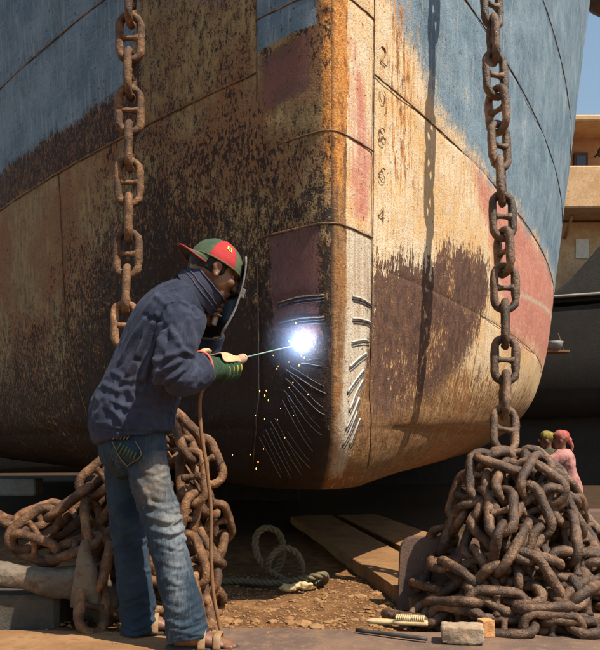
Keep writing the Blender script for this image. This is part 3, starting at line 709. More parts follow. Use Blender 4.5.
# --- right chain: up to the hawse, and its tall heap
RC = (1.05, 3.40)
top = np.array([1.045, 3.58, .80])
hang = [top, np.array([1.09, 3.72, 1.2]), np.array([1.10, 3.76, 1.7]), np.array([1.085, 3.80, 2.4]), np.array([1.05, 3.83, 3.2]), np.array([1.03, 3.86, 4.4]), np.array([1.02, 3.95, 6.2])]
rchain = thing('anchor_chain', 'brown stud link anchor chain hanging at the right into a tall heap', 'chain', (RC[0], RC[1], 0), 'anchor chains')
up = resample(crom(np.array(hang), 10), PITCH)
chain(rchain, up, ML_R, .1, .5, 1)
ph1 = np.array([.1, -.5, .6, -.15, .75, -.95, -.4, 1.25, .9, .15, -.7, -1.4, .45, 1.5, 1.0, -.25, .3, -1.1])
path = heap_path(RC, 1.05, .47, .88, ph1, 4, top + (0, -.02, -.02), (.0, .16), (.40, .98))
path = relax(path, [(RC[0], RC[1], .40, .94, 1.)], 70, .10, 1, .045)
chain(rchain, path, ML_R, .7, .35, 2)
g_ = np.random.default_rng(12)
inner = heap_path(RC, 1.0, .28, .80, np.array([-.9, .6, -.2, 1.2, .2]), 9, (1.0, 3.4, .6)); chain(rchain, inner, ML_R, .2, .5, 5)
def skirt(root, pts, meshes, seed, z=.045, roll=.6):
    P = resample(crom(np.array([(x, y, z + dz) for x, y, dz in pts]), 8), PITCH); chain(root, P, meshes, roll, .3, seed)
skirt(rchain, [(.55, 3.25, 0), (.62, 3.02, .01), (.82, 2.93, 0), (1.0, 2.88, .02), (1.2, 2.90, 0), (1.38, 2.98, .02), (1.5, 3.15, 0), (1.62, 3.3, 0)], ML_R, 7)
skirt(rchain, [(.60, 3.12, .06), (.75, 2.98, .09), (.95, 2.95, .08), (1.12, 2.93, .10), (1.32, 3.0, .08), (1.46, 3.2, .1), (1.5, 3.4, .12), (1.42, 3.5, .3)], ML_R, 8)
skirt(rchain, [(.42, 3.22, 0), (.50, 3.10, .01), (.62, 3.10, .0), (.8, 3.1, .04)], ML_R, 9, .03)

# --- left chain: hangs before the port side, heap behind the welder
LC = (-.70, 3.52)
ltop = np.array([-.86, 3.66, .98])
lhang = [ltop, np.array([-.935, 3.75, 1.4]), np.array([-.93, 3.79, 1.9]), np.array([-.925, 3.8, 2.6]), np.array([-.92, 3.80, 3.3]), np.array([-.91, 3.80, 4.4]), np.array([-.9, 3.8, 5.6])]
lchain = thing('anchor_chain', 'orange rusted anchor chain hanging at the left, heaped behind the welder', 'chain', (LC[0], LC[1], 0), 'anchor chains')
chain(lchain, resample(crom(np.array(lhang), 10), PITCH), ML_L, .15, .12, 21)
ph2 = np.array([.9, .3, 1.3, -.7, -.2, .7, 1.1, -1.1, -.5, .2, 1.4, .9, -.9, .5])
path = relax(heap_path(LC, 1.0, .36, 1.0, ph2, 14, ltop + (.02, -.02, -.03), (.02, .3), (.5, 1.0)), [(LC[0], LC[1], .28, 1.05, 1.)], 220, .118, 1, .045)
chain(lchain, path, ML_L, .4, .35, 22)
def strand(pts, seed, roll=.5): chain(lchain, resample(crom(np.array([J(*p) for p in pts]), 8), PITCH), ML_L, roll, .25, seed)
strand([(118, 462, 3.38), (100, 478, 3.34), (72, 500, 3.30), (46, 520, 3.27), (14, 545, 3.22), (40, 556, 3.2), (88, 545, 3.2), (104, 520, 3.26), (86, 500, 3.36)], 31)
strand([(60, 512, 3.42), (30, 528, 3.4), (5, 520, 3.36), (-20, 510, 3.36), (-50, 530, 3.4)], 32, .2)
strand([(18, 542, 3.36), (50, 536, 3.42), (80, 512, 3.46), (110, 480, 3.5), (120, 452, 3.5), (108, 425, 3.45), (90, 428, 3.4)], 33, .9)
strand([(104, 545, 3.20), (100, 575, 3.14), (86, 600, 3.08), (78, 622, 3.02), (100, 628, 2.98), (124, 615, 3.0)], 34, .3)
strand([(178, 420, 3.3), (190, 452, 3.24), (196, 480, 3.2), (190, 515, 3.2), (184, 545, 3.2), (196, 575, 3.16), (204, 600, 3.12), (208, 628, 3.06)], 35, .3)
strand([(170, 415, 3.4), (200, 445, 3.36), (212, 470, 3.34), (213, 500, 3.32), (196, 515, 3.3), (180, 500, 3.3)], 36, .7)

# ================================================================== ANCHORS, BLOCK
M_ANCH = plate_mat('pitted_anchor_iron', (.060, .040, .032), (.10, .062, .046), (.15, .08, .055))
M_GREYWOOD = plate_mat('weathered_grey_iron', (.075, .056, .040), (.155, .125, .092), (.095, .052, .030))
def fluke(root, c, w, h, th, lean, yaw, name='fluke'):
    """thick slab with rounded shoulders"""
    O = []; r = min(w, h) * .28
    for cx, cz, a0 in ((w / 2 - r, h - r, 0), (-w / 2 + r, h - r, 90)):
        for k in range(7): a = R(a0 + 15 * k); O.append((cx + r * math.cos(a), cz + r * math.sin(a)))
    O = O + [(-w / 2 * 1.08, 0), (w / 2 * 1.08, 0)]; n = len(O); V = []
    for y, s in ((-th / 2, .96), (-th / 2 + .02, 1), (th / 2 - .02, 1), (th / 2, .96)): V += [(x * s, y, z * s + .005) for x, z in O]
    F = [tuple(range(n - 1, -1, -1))[::-1], tuple(range(3 * n, 4 * n))[::-1]]
    for i in range(3):
        for j in range(n): k = (j + 1) % n; F.append((i * n + j, (i + 1) * n + j, (i + 1) * n + k, i * n + k))
    V = np.array(V); ca, sa = math.cos(lean), math.sin(lean)
    V = np.column_stack([V[:, 0], V[:, 1] * ca + V[:, 2] * sa, -V[:, 1] * sa + V[:, 2] * ca]) @ rotz(yaw) + np.array(c)
    return obj(name, V, F, M_ANCH, root, False)
an = thing('anchor', 'dark stockless anchor with broad round shouldered flukes half buried in the chain heap', 'anchor', (1.05, 3.6, 0))
fluke(an, (.63, 3.48, -.02), .27, .37, .09, .22, -.15); fluke(an, (1.60, 3.62, -.02), .62, .50, .12, .35, .1)
obj('crown', *loft([(.55, 3.66, .1), (.9, 3.66, .13), (1.3, 3.68, .13), (1.6, 3.7, .1)], [.07, .11, .11, .07], None, (0, 1, 0), 14, 3), M_ANCH, an)
obj('shank', *loft([(1.05, 3.66, .14), (1.03, 4.3, .16), (1.0, 5.0, .12)], [.09, .08, .07], [.09, .08, .07], (0, 0, 1), 12, 3), M_ANCH, an)
a2 = thing('anchor', 'weathered grey anchor with pointed fluke under the left chain', 'anchor', (-1.2, 3.2, 0))
def rough(name, parts, root, seed, amp=.034, vox=.008):
    v, f, nn = solid(parts, vox, 3); v += nn * ((vnoise(v, 13, seed, 4) - .5) * amp + (vnoise(v, 50, seed + 1, 3) - .5) * amp * .35)[:, None]; return obj(name, v, f, M_GREYWOOD, root)
rough('shank', [loft([J(-80, 570, 3.05), J(-10, 573, 3.10), J(20, 577, 3.12), J(50, 582, 3.14), J(76, 584, 3.17), J(96, 582, 3.2)], [.045, .044, .050, .060, .072, .07], [.06, .06, .065, .075, .09, .09], (0, 1, 0), 16, 4, True, 3.0)], a2, 3)
fp = [J(71, 602, 3.10), J(75, 578, 3.09), J(80, 556, 3.08), J(84, 540, 3.08)]
rough('fluke', [loft([J(86, 606, 3.10), J(86, 582, 3.09), J(85, 558, 3.08), J(85, 539, 3.08)], [.070, .058, .034, .010], [.045, .045, .032, .012], (0, 1, 0), 14, 4, True, 3.0)], a2, 7, .016, .007)
rough('arm', [loft([J(92, 586, 3.2), J(106, 600, 3.24), J(112, 622, 3.3)], [.08, .075, .07], None, (0, 1, 0), 14, 4)], a2, 9)
block('concrete_block', J(14, 612, 3.22) + (0, .05, -.0), (.46, .34, .20), .06, plate_mat('cracked_grey_concrete', (.06, .052, .042), (.10, .088, .072), (.05, .042, .034)), 'cracked grey concrete block under the grey anchor shank', 'block', None, .02)

# ================================================================== ROPE
M_ROPE = simple('grey_manila_rope', (.10, .078, .05), (.21, .17, .11), 60, .9, .5, .003, .1)
def rope(P, r, turns, mat, label, parent=None):
    Q = crom(np.array(P), 14); seg = np.linalg.norm(np.diff(Q, axis=0), axis=1); L = np.concatenate([[0], np.cumsum(seg)])
    s = np.arange(0, L[-1], .008); Q = np.column_stack([np.interp(s, L, Q[:, k]) for k in range(3)])
    T = np.gradient(Q, axis=0); T /= np.linalg.norm(T, axis=1)[:, None]; u = np.cross(T[0], (0, 0, 1)); U = []
    for t in T: u = u - t * (u @ t); u /= np.linalg.norm(u); U.append(u.copy())
    U = np.array(U); W = np.cross(T, U); root = thing('rope', label, 'rope', tuple(Q[:, 0:3].min(0)))
    for k in range(3):
        a = (s * turns + k / 3) * 2 * math.pi; C = Q + (U * np.cos(a)[:, None] + W * np.sin(a)[:, None]) * r * .55
        obj('strand', *tube(C, r * .55, 6, 1), mat, root)
    return root
Yr = 3.85
rope([J(200, 583, 4.22) + (0, 0, .0), J(240, 581, 4.17), J(275, 583, 4.04), J(305, 579, 3.94), J(324, 575, 3.96), J(322, 583, 4.12), J(300, 585, 4.22), J(272, 573, 4.12), J(258, 557, 4.08), J(256, 537, 4.10), J(266, 528, 4.12), J(279, 534, 4.14), J(283, 553, 4.17), J(276, 571, 4.22), J(268, 571, 4.12),
      J(270, 559, 4.06), J(282, 548, 4.06), J(296, 553, 4.08), J(302, 567, 4.12), J(298, 577, 4.17)], .020, 9, M_ROPE, 'coil of thick grey twisted rope standing in loops on the dirt')
rag = J(292, 588, 3.86); v, f, nn = solid([ellip(rag + (-.02, 0, .0), (.05, .04, .022)), ellip(rag + (.04, .0, .01), (.06, .03, .018)), ellip(rag + (.08, -.01, .022), (.04, .02, .012))], .005, 2)
v += nn * ((vnoise(v, 45, 3, 3) - .5) * .022)[:, None]; tag(obj('rag', v, f, simple('straw_rag', (.42, .32, .15), (.58, .47, .26), 30, .9)), 'crumpled straw coloured rag lying under the rope loop', 'rag')

# ================================================================== BRUSH, ROD, BRICKS
M_WOODP = simple('pale_brush_wood', (.40, .28, .14), (.52, .39, .22), 14, .6, .2, .002, .3, 'Object', (4, 1, 1))
ZP = .028
def gpt(px, py, z=ZP): Y = (CAMH - z) * FPX / (py - HORIZON); return J(px, py, Y)
br = thing('wire_brush', 'pale wooden wire brush lying on the grey plate', 'brush', tuple(gpt(398, 625)))
b0 = gpt(366, 624) + (0, 0, .014); b1 = gpt(428, 627) + (0, 0, .016); d = b1 - b0; dn = d / np.linalg.norm(d); sd = np.cross((0, 0, 1), dn)
obj('handle', *loft([b0, b0 + d * .1, b0 + d * .3, b0 + d * .43, b0 + d * .5, b0 + d * .75, b0 + d * .97, b1], [.004, .010, .011, .010, .011, .011, .011, .006], [.008, .021, .023, .016, .024, .026, .024, .012], tuple(sd), 16, 3, True, 3.0), M_WOODP, br)
M_BRIS = simple('brass_bristles', (.42, .33, .17), (.58, .48, .28), 40, .6)
for i in range(14):
    for k in range(4):
        c = b0 + d * (.50 + .033 * i) + sd * (-.0185 + .0123 * k) + (0, 0, .008); obj('bristle_tuft', *loft([c, c + (0, 0, .010), c + (.001 * (k - 1.5), 0, .020)], [.0038, .0036, .0045], None, (0, 1, 0), 6, 1), M_BRIS, br)
r0 = gpt(356, 632) + (0, 0, .008); r1 = gpt(427, 641) + (0, 0, .008)
tag(obj('steel_rod', *tube([r0, r0 * .7 + r1 * .3, r0 * .3 + r1 * .7, r1], .0085, 10, 2), simple('black_rod_steel', (.02, .018, .018), (.06, .05, .045), 20, .5)), 'thin dark steel rod lying in front of the wire brush', 'rod')
def brickish(name, c, s, a, mat, label, seed, chip=.010):
    v, f, nn = solid([box(c, s, rotz(a))], .005, 2)
    v = v + nn * ((vnoise(v, 22, seed, 4) - .55) * chip * 2)[:, None]
    far = np.linalg.norm((v - c) / s * 2, axis=1); v = v - (v - c) * (np.clip(far - 1.45, 0, 1) * .35 * vnoise(v, 14, seed + 1, 2))[:, None]
    return tag(obj(name, v, f, mat), label, 'brick')
M_BRICKG = plate_mat('mortared_brick', (.30, .22, .15), (.42, .34, .26), (.28, .15, .085)); M_BRICKO = plate_mat('orange_brick', (.44, .20, .08), (.52, .27, .11), (.36, .15, .06))
c = gpt(464, 643); brickish('brick', c + (0, .03, .032), (.165, .10, .068), -.15, M_BRICKG, 'broken mortar crusted brick on the plate in front of the heap', 2)
c = gpt(488, 640); brickish('brick', c + (.01, .07, .030), (.06, .05, .075), .3, M_BRICKO, 'small orange brick stub standing beside the broken brick', 5, .006)
pk = gpt(590, 628, .02); tag(obj('plank', *box(pk + (.05, 0, .012), (.34, .09, .022), rotz(-.35), .004), M_TIMBER, None, False), 'short plank lying at the right edge below the heap', 'plank')

# ================================================================== THE WELDER
PSI = R(18); FD = np.array([math.cos(PSI), math.sin(PSI), 0]); LD = np.array([-math.sin(PSI), math.cos(PSI), 0]); UP = np.array([0, 0, 1.])
def rings(rows, Y=None): return [J(r[0], r[1], Y if Y else r[2]) for r in rows]
def cloth(name, c1, c2, weave=520, wscale=.25, fade_shade=None, dirt=None, rough=.85):
    t = NT(name); c = t.coord('Object'); a = t.noise(c, 7, 5, .6); b = t.noise(c, 40, 4, .6)
    w = t.new('ShaderNodeTexWave'); w.inputs['Scale'].default_value = weave / 6.28; w.bands_direction = 'X'; t.set(w.inputs['Vector'], c); w.inputs['Distortion'].default_value = 1.2; w.inputs['Detail Scale'].default_value = 8
    col = t.mix(t.step(a, .35, .68), c1, c2)
    if fade_shade:
        f = t.attr('wear_tone'); vl = t.noise(t.coord('Object', (1, 1, .18)), 110, 4, .7)
        col = t.mix(t.step(t.math('MULTIPLY_ADD', t.math('SUBTRACT', vl, .5), 1.1, f[0]), .12, .9), col, fade_shade)
        if dirt: col = t.mix(t.math('MULTIPLY', f[1], t.step(b, .3, .65, .3, 1.)), col, dirt)
    col = t.mix(t.step(b, .5, .75, 0, .3), col, c2)
    h = t.math('ADD', t.math('MULTIPLY', w.outputs[1], wscale), t.math('MULTIPLY', t.noise(c, 150, 3, .7), 1.2))
    m = t.done(col, rough, t.bump(h, .55, .003), 0., .2); t.b.inputs['Sheen Weight'].default_value = .03; return m
M_JACKET = cloth('navy_fleece', (.018, .023, .045), (.032, .038, .068), 700, .15, (.09, .10, .145), (.10, .09, .11))
M_JEANS = cloth('faded_denim', (.012, .025, .044), (.025, .046, .073), 900, .3, (.17, .195, .22), (.27, .21, .15))
def skin_mat(name, c1, c2):
    t = NT(name); c = t.coord('Object'); a = t.noise(c, 22, 4, .6); b = t.noise(c, 180, 3, .6); m = t.done(t.mix(t.step(a, .35, .7), c1, c2), .45, t.bump(b, .25, .0015), 0., .45)
    t.b.inputs['Subsurface Weight'].default_value = .08; t.b.inputs['Subsurface Radius'].default_value = (.01, .004, .002); return m
M_SKIN = skin_mat('brown_skin', (.15, .068, .040), (.21, .10, .060))
M_HAIR = simple('black_hair', (.006, .005, .005), (.02, .017, .016), 120, .5, .8, .004, .4, 'Object', (1, 1, .3))

def folds(V, N, rows, ymax=None):
    d = np.zeros(len(V))
    for pts, A, w in rows:
        P = [J(*p) for p in pts]; best = np.full(len(V), 9.)
        for a, b in zip(P[:-1], P[1:]):
            a2, b2 = np.array([a[0], 0, a[2]]), np.array([b[0], 0, b[2]]); q = V.copy(); q[:, 1] = 0
            dd, t = segd(q, a2, b2); best = np.minimum(best, dd)
        Y0 = P[0][1]; k = np.clip((Y0 + .10 - V[:, 1]) / .06, 0, 1)
        d += k * A * (np.exp(-(best / w) ** 2) * 1.0 - .55 * np.exp(-((best - 1.9 * w) / (1.1 * w)) ** 2))
    return V + N * d[:, None]

def drape(V, N, along, fa, fc, amp, seed, mask=1.):
    """sharp edged creases running along a direction"""
    a = np.array(along, float); a /= np.linalg.norm(a); w = np.column_stack([vnoise(V, 7, seed + 20, 2), vnoise(V, 7, seed + 21, 2), vnoise(V, 7, seed + 22, 2)]) - .5
    P = V + w * .07; la = P @ a; Q = (P - np.outer(la, a)) * fc + np.outer(la, a) * fa
    n = vnoise(Q, 1., seed, 2); rdg = 1 - abs(2 * n - 1) * 1.6
    return V + N * (amp * (np.clip(rdg, 0, 1) ** 2 - .35) * mask)[:, None]

man = thing('person', 'welder in navy jacket, faded jeans and backward red green cap, bending to weld', 'person', tuple(J(158, 645, 2.83) * (1, 1, 0)))
HP = R(26); HF = np.array([FD[0] * math.cos(HP), FD[1] * math.cos(HP), -math.sin(HP)]); HU = np.array([FD[0] * math.sin(HP), FD[1] * math.sin(HP), math.cos(HP)]); HL = np.cross(HU, HF)
HC = J(217, 268, 2.86); HFR = np.array([HF, HL, HU])
def H(a, b, c): return HC + HF * a + HL * b + HU * c
def he(c, r, n=20, m=12): return ellip(H(*c), r, HFR, n, m)

# -- body: one continuous skin, head to feet
parts = [he((-.012, 0, .022), (.098, .077, .080)), he((.030, 0, -.035), (.062, .062, .082)), he((.046, 0, -.088), (.044, .044, .036)), he((-.03, 0, -.03), (.075, .066, .06)),
         he((.097, 0, -.028), (.015, .013, .024)), he((.104, 0, -.045), (.014, .017, .012)), he((.078, 0, .008), (.022, .046, .014)), he((.086, 0, -.078), (.012, .024, .011)), he((.062, -.038, -.038), (.028, .022, .024)), he((.062, .038, -.038), (.028, .022, .024))]
for s in (-1, 1): parts += [he((-.002, .073 * s, -.026), (.017, .010, .031)), he((-.008, .082 * s, -.014), (.019, .006, .020)), he((.003, .078 * s, -.050), (.009, .007, .011))]
parts += [loft([H(-.035, 0, -.02), J(203, 285, 2.86), J(190, 300, 2.86), J(182, 315, 2.86)], [.066, .062, .070, .10], [.064, .062, .085, .15], tuple(LD))]
parts += [loft(rings([(180, 312), (163, 340), (146, 390), (134, 440), (134, 455)], 2.86), [.10, .115, .105, .095, .075], [.17, .165, .135, .125, .10], tuple(LD))]
parts += [loft(rings([(183, 318, 2.69), (175, 345, 2.63), (173, 373, 2.61), (187, 377, 2.67), (202, 371, 2.745), (214, 371, 2.82)]), [.055, .048, .042, .040, .034, .03])]
parts += [loft(rings([(190, 314, 3.02), (200, 338, 3.07), (203, 352, 3.08), (209, 338, 3.06), (214, 325, 3.02)]), [.055, .048, .042, .036, .028])]
for kn in ([(146, 455, 2.775), (163, 528, 2.755), (176, 580, 2.745), (187, 638, 2.74)], [(124, 455, 2.94), (129, 530, 2.955), (136, 590, 2.965), (140, 630, 2.97)]):
    parts.append(loft(rings(kn), [.075, .055, .05, .036]))
def foot(ank, yaw):
    f = np.array([math.cos(yaw), math.sin(yaw), 0]); l = np.array([-f[1], f[0], 0]); z = lambda h: np.array([0, 0, h])
    g = np.array([ank[0], ank[1], .014]); P = [loft([g - f * .055 + z(.03), g + z(.04), g + f * .07 + z(.035), g + f * .13 + z(.022), g + f * .165 + z(.016)], [.024, .036, .030, .019, .012], [.026, .034, .040, .044, .036], tuple(l))]
    P.append(loft([ank + z(.05), g + z(.05)], [.036, .036]))
    for k in range(5): P.append(loft([g + f * .15 + l * (-.034 + .017 * k) + z(.016), g + f * (.192 - .010 * abs(k - 1)) + l * (-.038 + .019 * k) + z(.012)], [.0115, .0095] if k else [.013, .011], None, (0, 0, 1), 10, 2))
    return P, g, f, l
fN, gN, ffN, flN = foot(J(188, 640, 2.74), -.05); fF, gF, ffF, flF = foot(J(141, 633, 2.97), .12)
parts += fN + fF
# left hand closed on the shield grip: palm, four fingers, thumb
SHC = J(231, 303, 2.93); SU = np.array([.27, .06, .96]); SU /= np.linalg.norm(SU); SY = R(40); SL = np.array([-math.sin(SY), math.cos(SY), 0]); SFn = np.cross(SL, SU); SFn /= np.linalg.norm(SFn)
grip = SHC - SFn * .050 - SU * .045
parts += [ellip(grip + SL * .034 - SFn * .02, (.028, .016, .044), np.array([SFn, SL, SU])), loft([J(214, 325, 3.02), grip + SL * .045 - SFn * .03 - SU * .03], [.030, .028])]
for k in range(4):
    h = .034 - .0225 * k; q = grip + SU * h; r = [.0092, .0095, .0090, .0080][k]
    parts.append(loft([q + SL * .026 - SFn * .012, q + SL * .012 - SFn * .031, q - SL * .012 - SFn * .030, q - SL * .026 - SFn * .010, q - SL * .020 + SFn * .010], [r, r * 1.02, r * .98, r * .92, r * .8], None, tuple(SU), 10, 3))
parts.append(loft([grip + SL * .030 + SU * .02, grip + SL * .014 + SFn * .024 + SU * .038, grip - SL * .006 + SFn * .024 + SU * .046], [.012, .0105, .009], None, tuple(SU), 10, 3))
v, f, nn = solid(parts, .0042, 3)
# eye sockets
for s in (-1, 1):
    e = H(.083, .033 * s, -.012); dd = np.linalg.norm(v - e, axis=1); v -= nn * (.008 * np.exp(-(dd / .014) ** 2))[:, None]
for s in (-1, 1):
    e = H(.002, .090 * s, -.024); dd = np.linalg.norm((v - e) / (1, 1, 1.5), axis=1); v -= HL * (s * .010 * np.exp(-(dd / .010) ** 2))[:, None]
body = obj('body', v, f, M_SKIN, man)
M_EYE = NT('eye_white').done((.30, .26, .23), .25)
for s in (-1, 1): obj('eye', *he((.067, .033 * s, -.014), (.0105, .0105, .0105), 12, 8), M_EYE, man)
v, f, nn = solid([he((-.030, 0, .005), (.090, .0815, .083)), he((-.070, 0, -.030), (.034, .054, .034)), he((.020, -.062, -.006), (.012, .0115, .036)), he((.020, .062, -.006), (.012, .0115, .036)), he((.01, -.064, .016), (.034, .0125, .022)), he((.01, .064, .016), (.034, .0125, .022))], .004, 3)
v += nn * ((vnoise(v, 160, 5, 2) - .5) * .004)[:, None]; obj('hair', v, f, M_HAIR, man)
# -- jeans
pel = [(133, 418, .126, .158), (132, 438, .134, .165), (134, 455, .132, .160), (138, 472, .09, .12)]
nl = [(146, 455, 2.775, 0.0827), (153, 490, 2.765, 0.0783), (163, 523, 2.755, 0.0739), (169, 548, 2.75, 0.0704), (176, 580, 2.745, 0.0730), (184, 612, 2.74, 0.0774), (188, 637, 2.74, 0.0792)]
fl = [(124, 455, 2.94, 0.0792), (125, 490, 2.945, 0.0757), (128, 530, 2.955, 0.0713), (132, 560, 2.96, 0.0704), (136, 595, 2.965, 0.0739), (140, 631, 2.97, 0.0774)]
v, f, nn = solid([loft(rings(pel, 2.86), [r[2] for r in pel], [r[3] for r in pel], tuple(LD), 28),
                  loft(rings(nl), [r[3] for r in nl], [r[3] * 1.02 for r in nl], tuple(LD), 28), loft(rings(fl), [r[3] for r in fl], [r[3] for r in fl], tuple(LD), 28)], .0048, 5)
g = random.Random(3); rows = [([(148, 516, 2.70), (168, 522, 2.68), (188, 517, 2.70)], .009, .011), ([(149, 528, 2.7), (170, 534, 2.68), (189, 526, 2.7)], .008, .010), ([(150, 504, 2.7), (166, 509, 2.68), (180, 503, 2.7)], .007, .010), ([(152, 541, 2.7), (172, 546, 2.68), (188, 538, 2.7)], .006, .010),
        ([(126, 462, 2.72), (140, 484, 2.68), (150, 506, 2.68)], .009, .012), ([(120, 468, 2.75), (132, 492, 2.72), (147, 514, 2.7)], .006, .010), ([(150, 446, 2.68), (168, 458, 2.67), (182, 470, 2.7)], .005, .010), ([(160, 470, 2.67), (172, 500, 2.67)], .004, .010),
        ([(160, 618, 2.68), (182, 626, 2.66), (205, 615, 2.68)], .008, .010), ([(162, 606, 2.68), (180, 612, 2.66), (203, 600, 2.68)], .006, .010), ([(166, 628, 2.68), (190, 633, 2.66), (206, 627, 2.68)], .006, .008),
        ([(112, 545, 2.92), (128, 552, 2.9), (146, 540, 2.9)], .007, .011), ([(112, 525, 2.92), (126, 534, 2.9), (145, 522, 2.9)], .007, .011), ([(118, 610, 2.92), (136, 618, 2.9), (158, 606, 2.9)], .007, .010), ([(120, 624, 2.92), (138, 629, 2.9), (158, 620, 2.9)], .006, .009), ([(114, 575, 2.92), (132, 583, 2.9), (150, 570, 2.9)], .005, .010)]
for k in range(26):
    near_ = g.random() < .6; y = g.uniform(470, 620); cx = (np.interp(y, [455, 523, 637], [146, 163, 188]) if near_ else np.interp(y, [455, 530, 631], [124, 128, 140])); x = cx + g.uniform(-18, 14); Y = 2.69 if near_ else 2.9
    a = g.uniform(-.5, .6); L = g.uniform(8, 20); rows.append(([(x, y, Y), (x + L * math.cos(a), y + L * math.sin(a), Y)], g.uniform(.002, .0045), g.uniform(.006, .010)))
rows = [(p_, A_ * (.6 if k_ < 16 else .8), w_ * .85) for k_, (p_, A_, w_) in enumerate(rows)]
v = folds(v, nn, rows); kz = np.exp(-((v[:, 2] - J(0, 525, 2.75)[2]) / .14) ** 2); hz = np.exp(-((v[:, 2] - .10) / .10) ** 2); tz = np.clip((v[:, 2] - .62) / .1, 0, 1)
v = drape(v, nn, (1, .2, .25), 5, 24, .008, 31, np.clip(.25 + kz + hz, 0, 1)); v = drape(v, nn, (.45, 0, -.9), 4, 20, .006, 37, .35 + .65 * tz); v += nn * ((vnoise(v, 26, 6, 3) - .5) * .005)[:, None]
jn = obj('jeans', v, f, M_JEANS, man)
q = v.copy()
def spot(p, rx, rz): c = J(*p); return np.exp(-((q[:, 0] - c[0]) / rx) ** 2 - ((q[:, 2] - c[2]) / rz) ** 2) * np.clip((c[1] + .12 - q[:, 1]) / .05, 0, 1)
fade_shade = .27 * spot((157, 480, 2.68), .075, .16) + .5 * spot((175, 530, 2.68), .06, .12) + .42 * spot((178, 590, 2.68), .05, .18) + .35 * spot((118, 452, 2.7), .06, .05) + .06 + .3 * (vnoise(q, 14, 3, 3) - .5)
fade_shade -= .26 * np.clip((q[:, 1] - 2.87) / .04, 0, 1)  # darkens the far leg: its shade painted into the denim tone
dirt = .5 * spot((150, 492, 2.68), .05, .06) + .5 * spot((158, 470, 2.68), .06, .08) + .35 * spot((170, 520, 2.68), .06, .04)
colattr(jn.data, 'wear_tone', np.stack([np.clip(fade_shade, 0, 1), np.clip(dirt, 0, 1), 0 * fade_shade, 0 * fade_shade + 1], -1))
# pocket with green and yellow stitching, lying on the seat
def on_surface(px, py, Y0, off):
    p = J(px, py, Y0); dd = np.hypot((v[:, 0] / v[:, 1] - p[0] / p[1]), ((v[:, 2] - CAMH) / v[:, 1] - (p[2] - CAMH) / p[1])); m = dd < .009; m &= v[:, 1] < 2.9
    Yh = v[m, 1].min() if m.any() else Y0; return J(px, py, Yh - off)
def patch(name, outline, mat, parent, off=.006, th=.005):
    P = np.array([on_surface(x, y, 2.7, off) for x, y in outline]); n = len(P); c = P.mean(0)
    V = np.vstack([P, c + (0, -.002, 0), P + (0, th * 2, 0)]); F = [(i, (i + 1) % n, n)[::-1] for i in range(n)] + [(i, (i + 1) % n, n + 1 + (i + 1) % n, n + 1 + i) for i in range(n)]
    return obj(name, V, F, mat, parent)
pk_ = patch('pocket', [(112, 441), (120, 440), (128, 440), (135, 441), (139, 448), (141, 455), (133, 461), (127, 466), (120, 458), (114, 449)], M_JEANS, jn)
M_STG = simple('green_stitching', (.06, .085, .022), (.10, .12, .03), 60, .8); M_STY = simple('ochre_stitching', (.13, .10, .05), (.20, .155, .075), 60, .8)
for k in range(6): obj('embroidery', *tube([on_surface(116 + 3.4 * k, 452 + 1.6 * k, 2.7, .010), on_surface(121 + 3.0 * k, 443 + 1.9 * k, 2.7, .010)], .0030, 6, 2), M_STG, jn)
for k in range(5): obj('label_stitch', *tube([on_surface(113 + 3.4 * k, 439.5, 2.7, .009), on_surface(115.4 + 3.4 * k, 435.5, 2.7, .009)], .0032, 6, 2), M_STY, jn)
for rr in ([(112, 441), (120, 458), (127, 466)], [(127, 466), (141, 455), (135, 441)]): obj('pocket_seam', *tube([on_surface(x, y, 2.7, .008) for x, y in rr], .002, 6, 4), M_STY, jn)
sd_ = [(172, 440), (179, 470), (184, 500), (188, 525)]
# -- sandals
M_SOLE = simple('dark_sandal', (.025, .02, .018), (.06, .045, .035), 30, .7); M_STRAP = simple('tan_strap', (.22, .13, .07), (.30, .19, .10), 30, .6)
for gg, ff, ll in ((gN, ffN, flN), (gF, ffF, flF)):
    s = obj('sandal', *loft([gg - ff * .085, gg - ff * .05, gg + ff * .05, gg + ff * .15, gg + ff * .205], [.010, .012, .012, .011, .008], [.022, .038, .040, .048, .030], tuple(ll), 20, 4, True, 3), M_SOLE, man)
    for t in (.06, .12): obj('strap', *loft([gg + ff * t + ll * .050 + UP * .004, gg + ff * t + ll * .036 + UP * .052, gg + ff * t + UP * (.078 if t < .1 else .058), gg + ff * t - ll * .036 + UP * .052, gg + ff * t - ll * .050 + UP * .004], [.004] * 5, [.016] * 5, tuple(ff), 10, 4), M_STRAP, s)

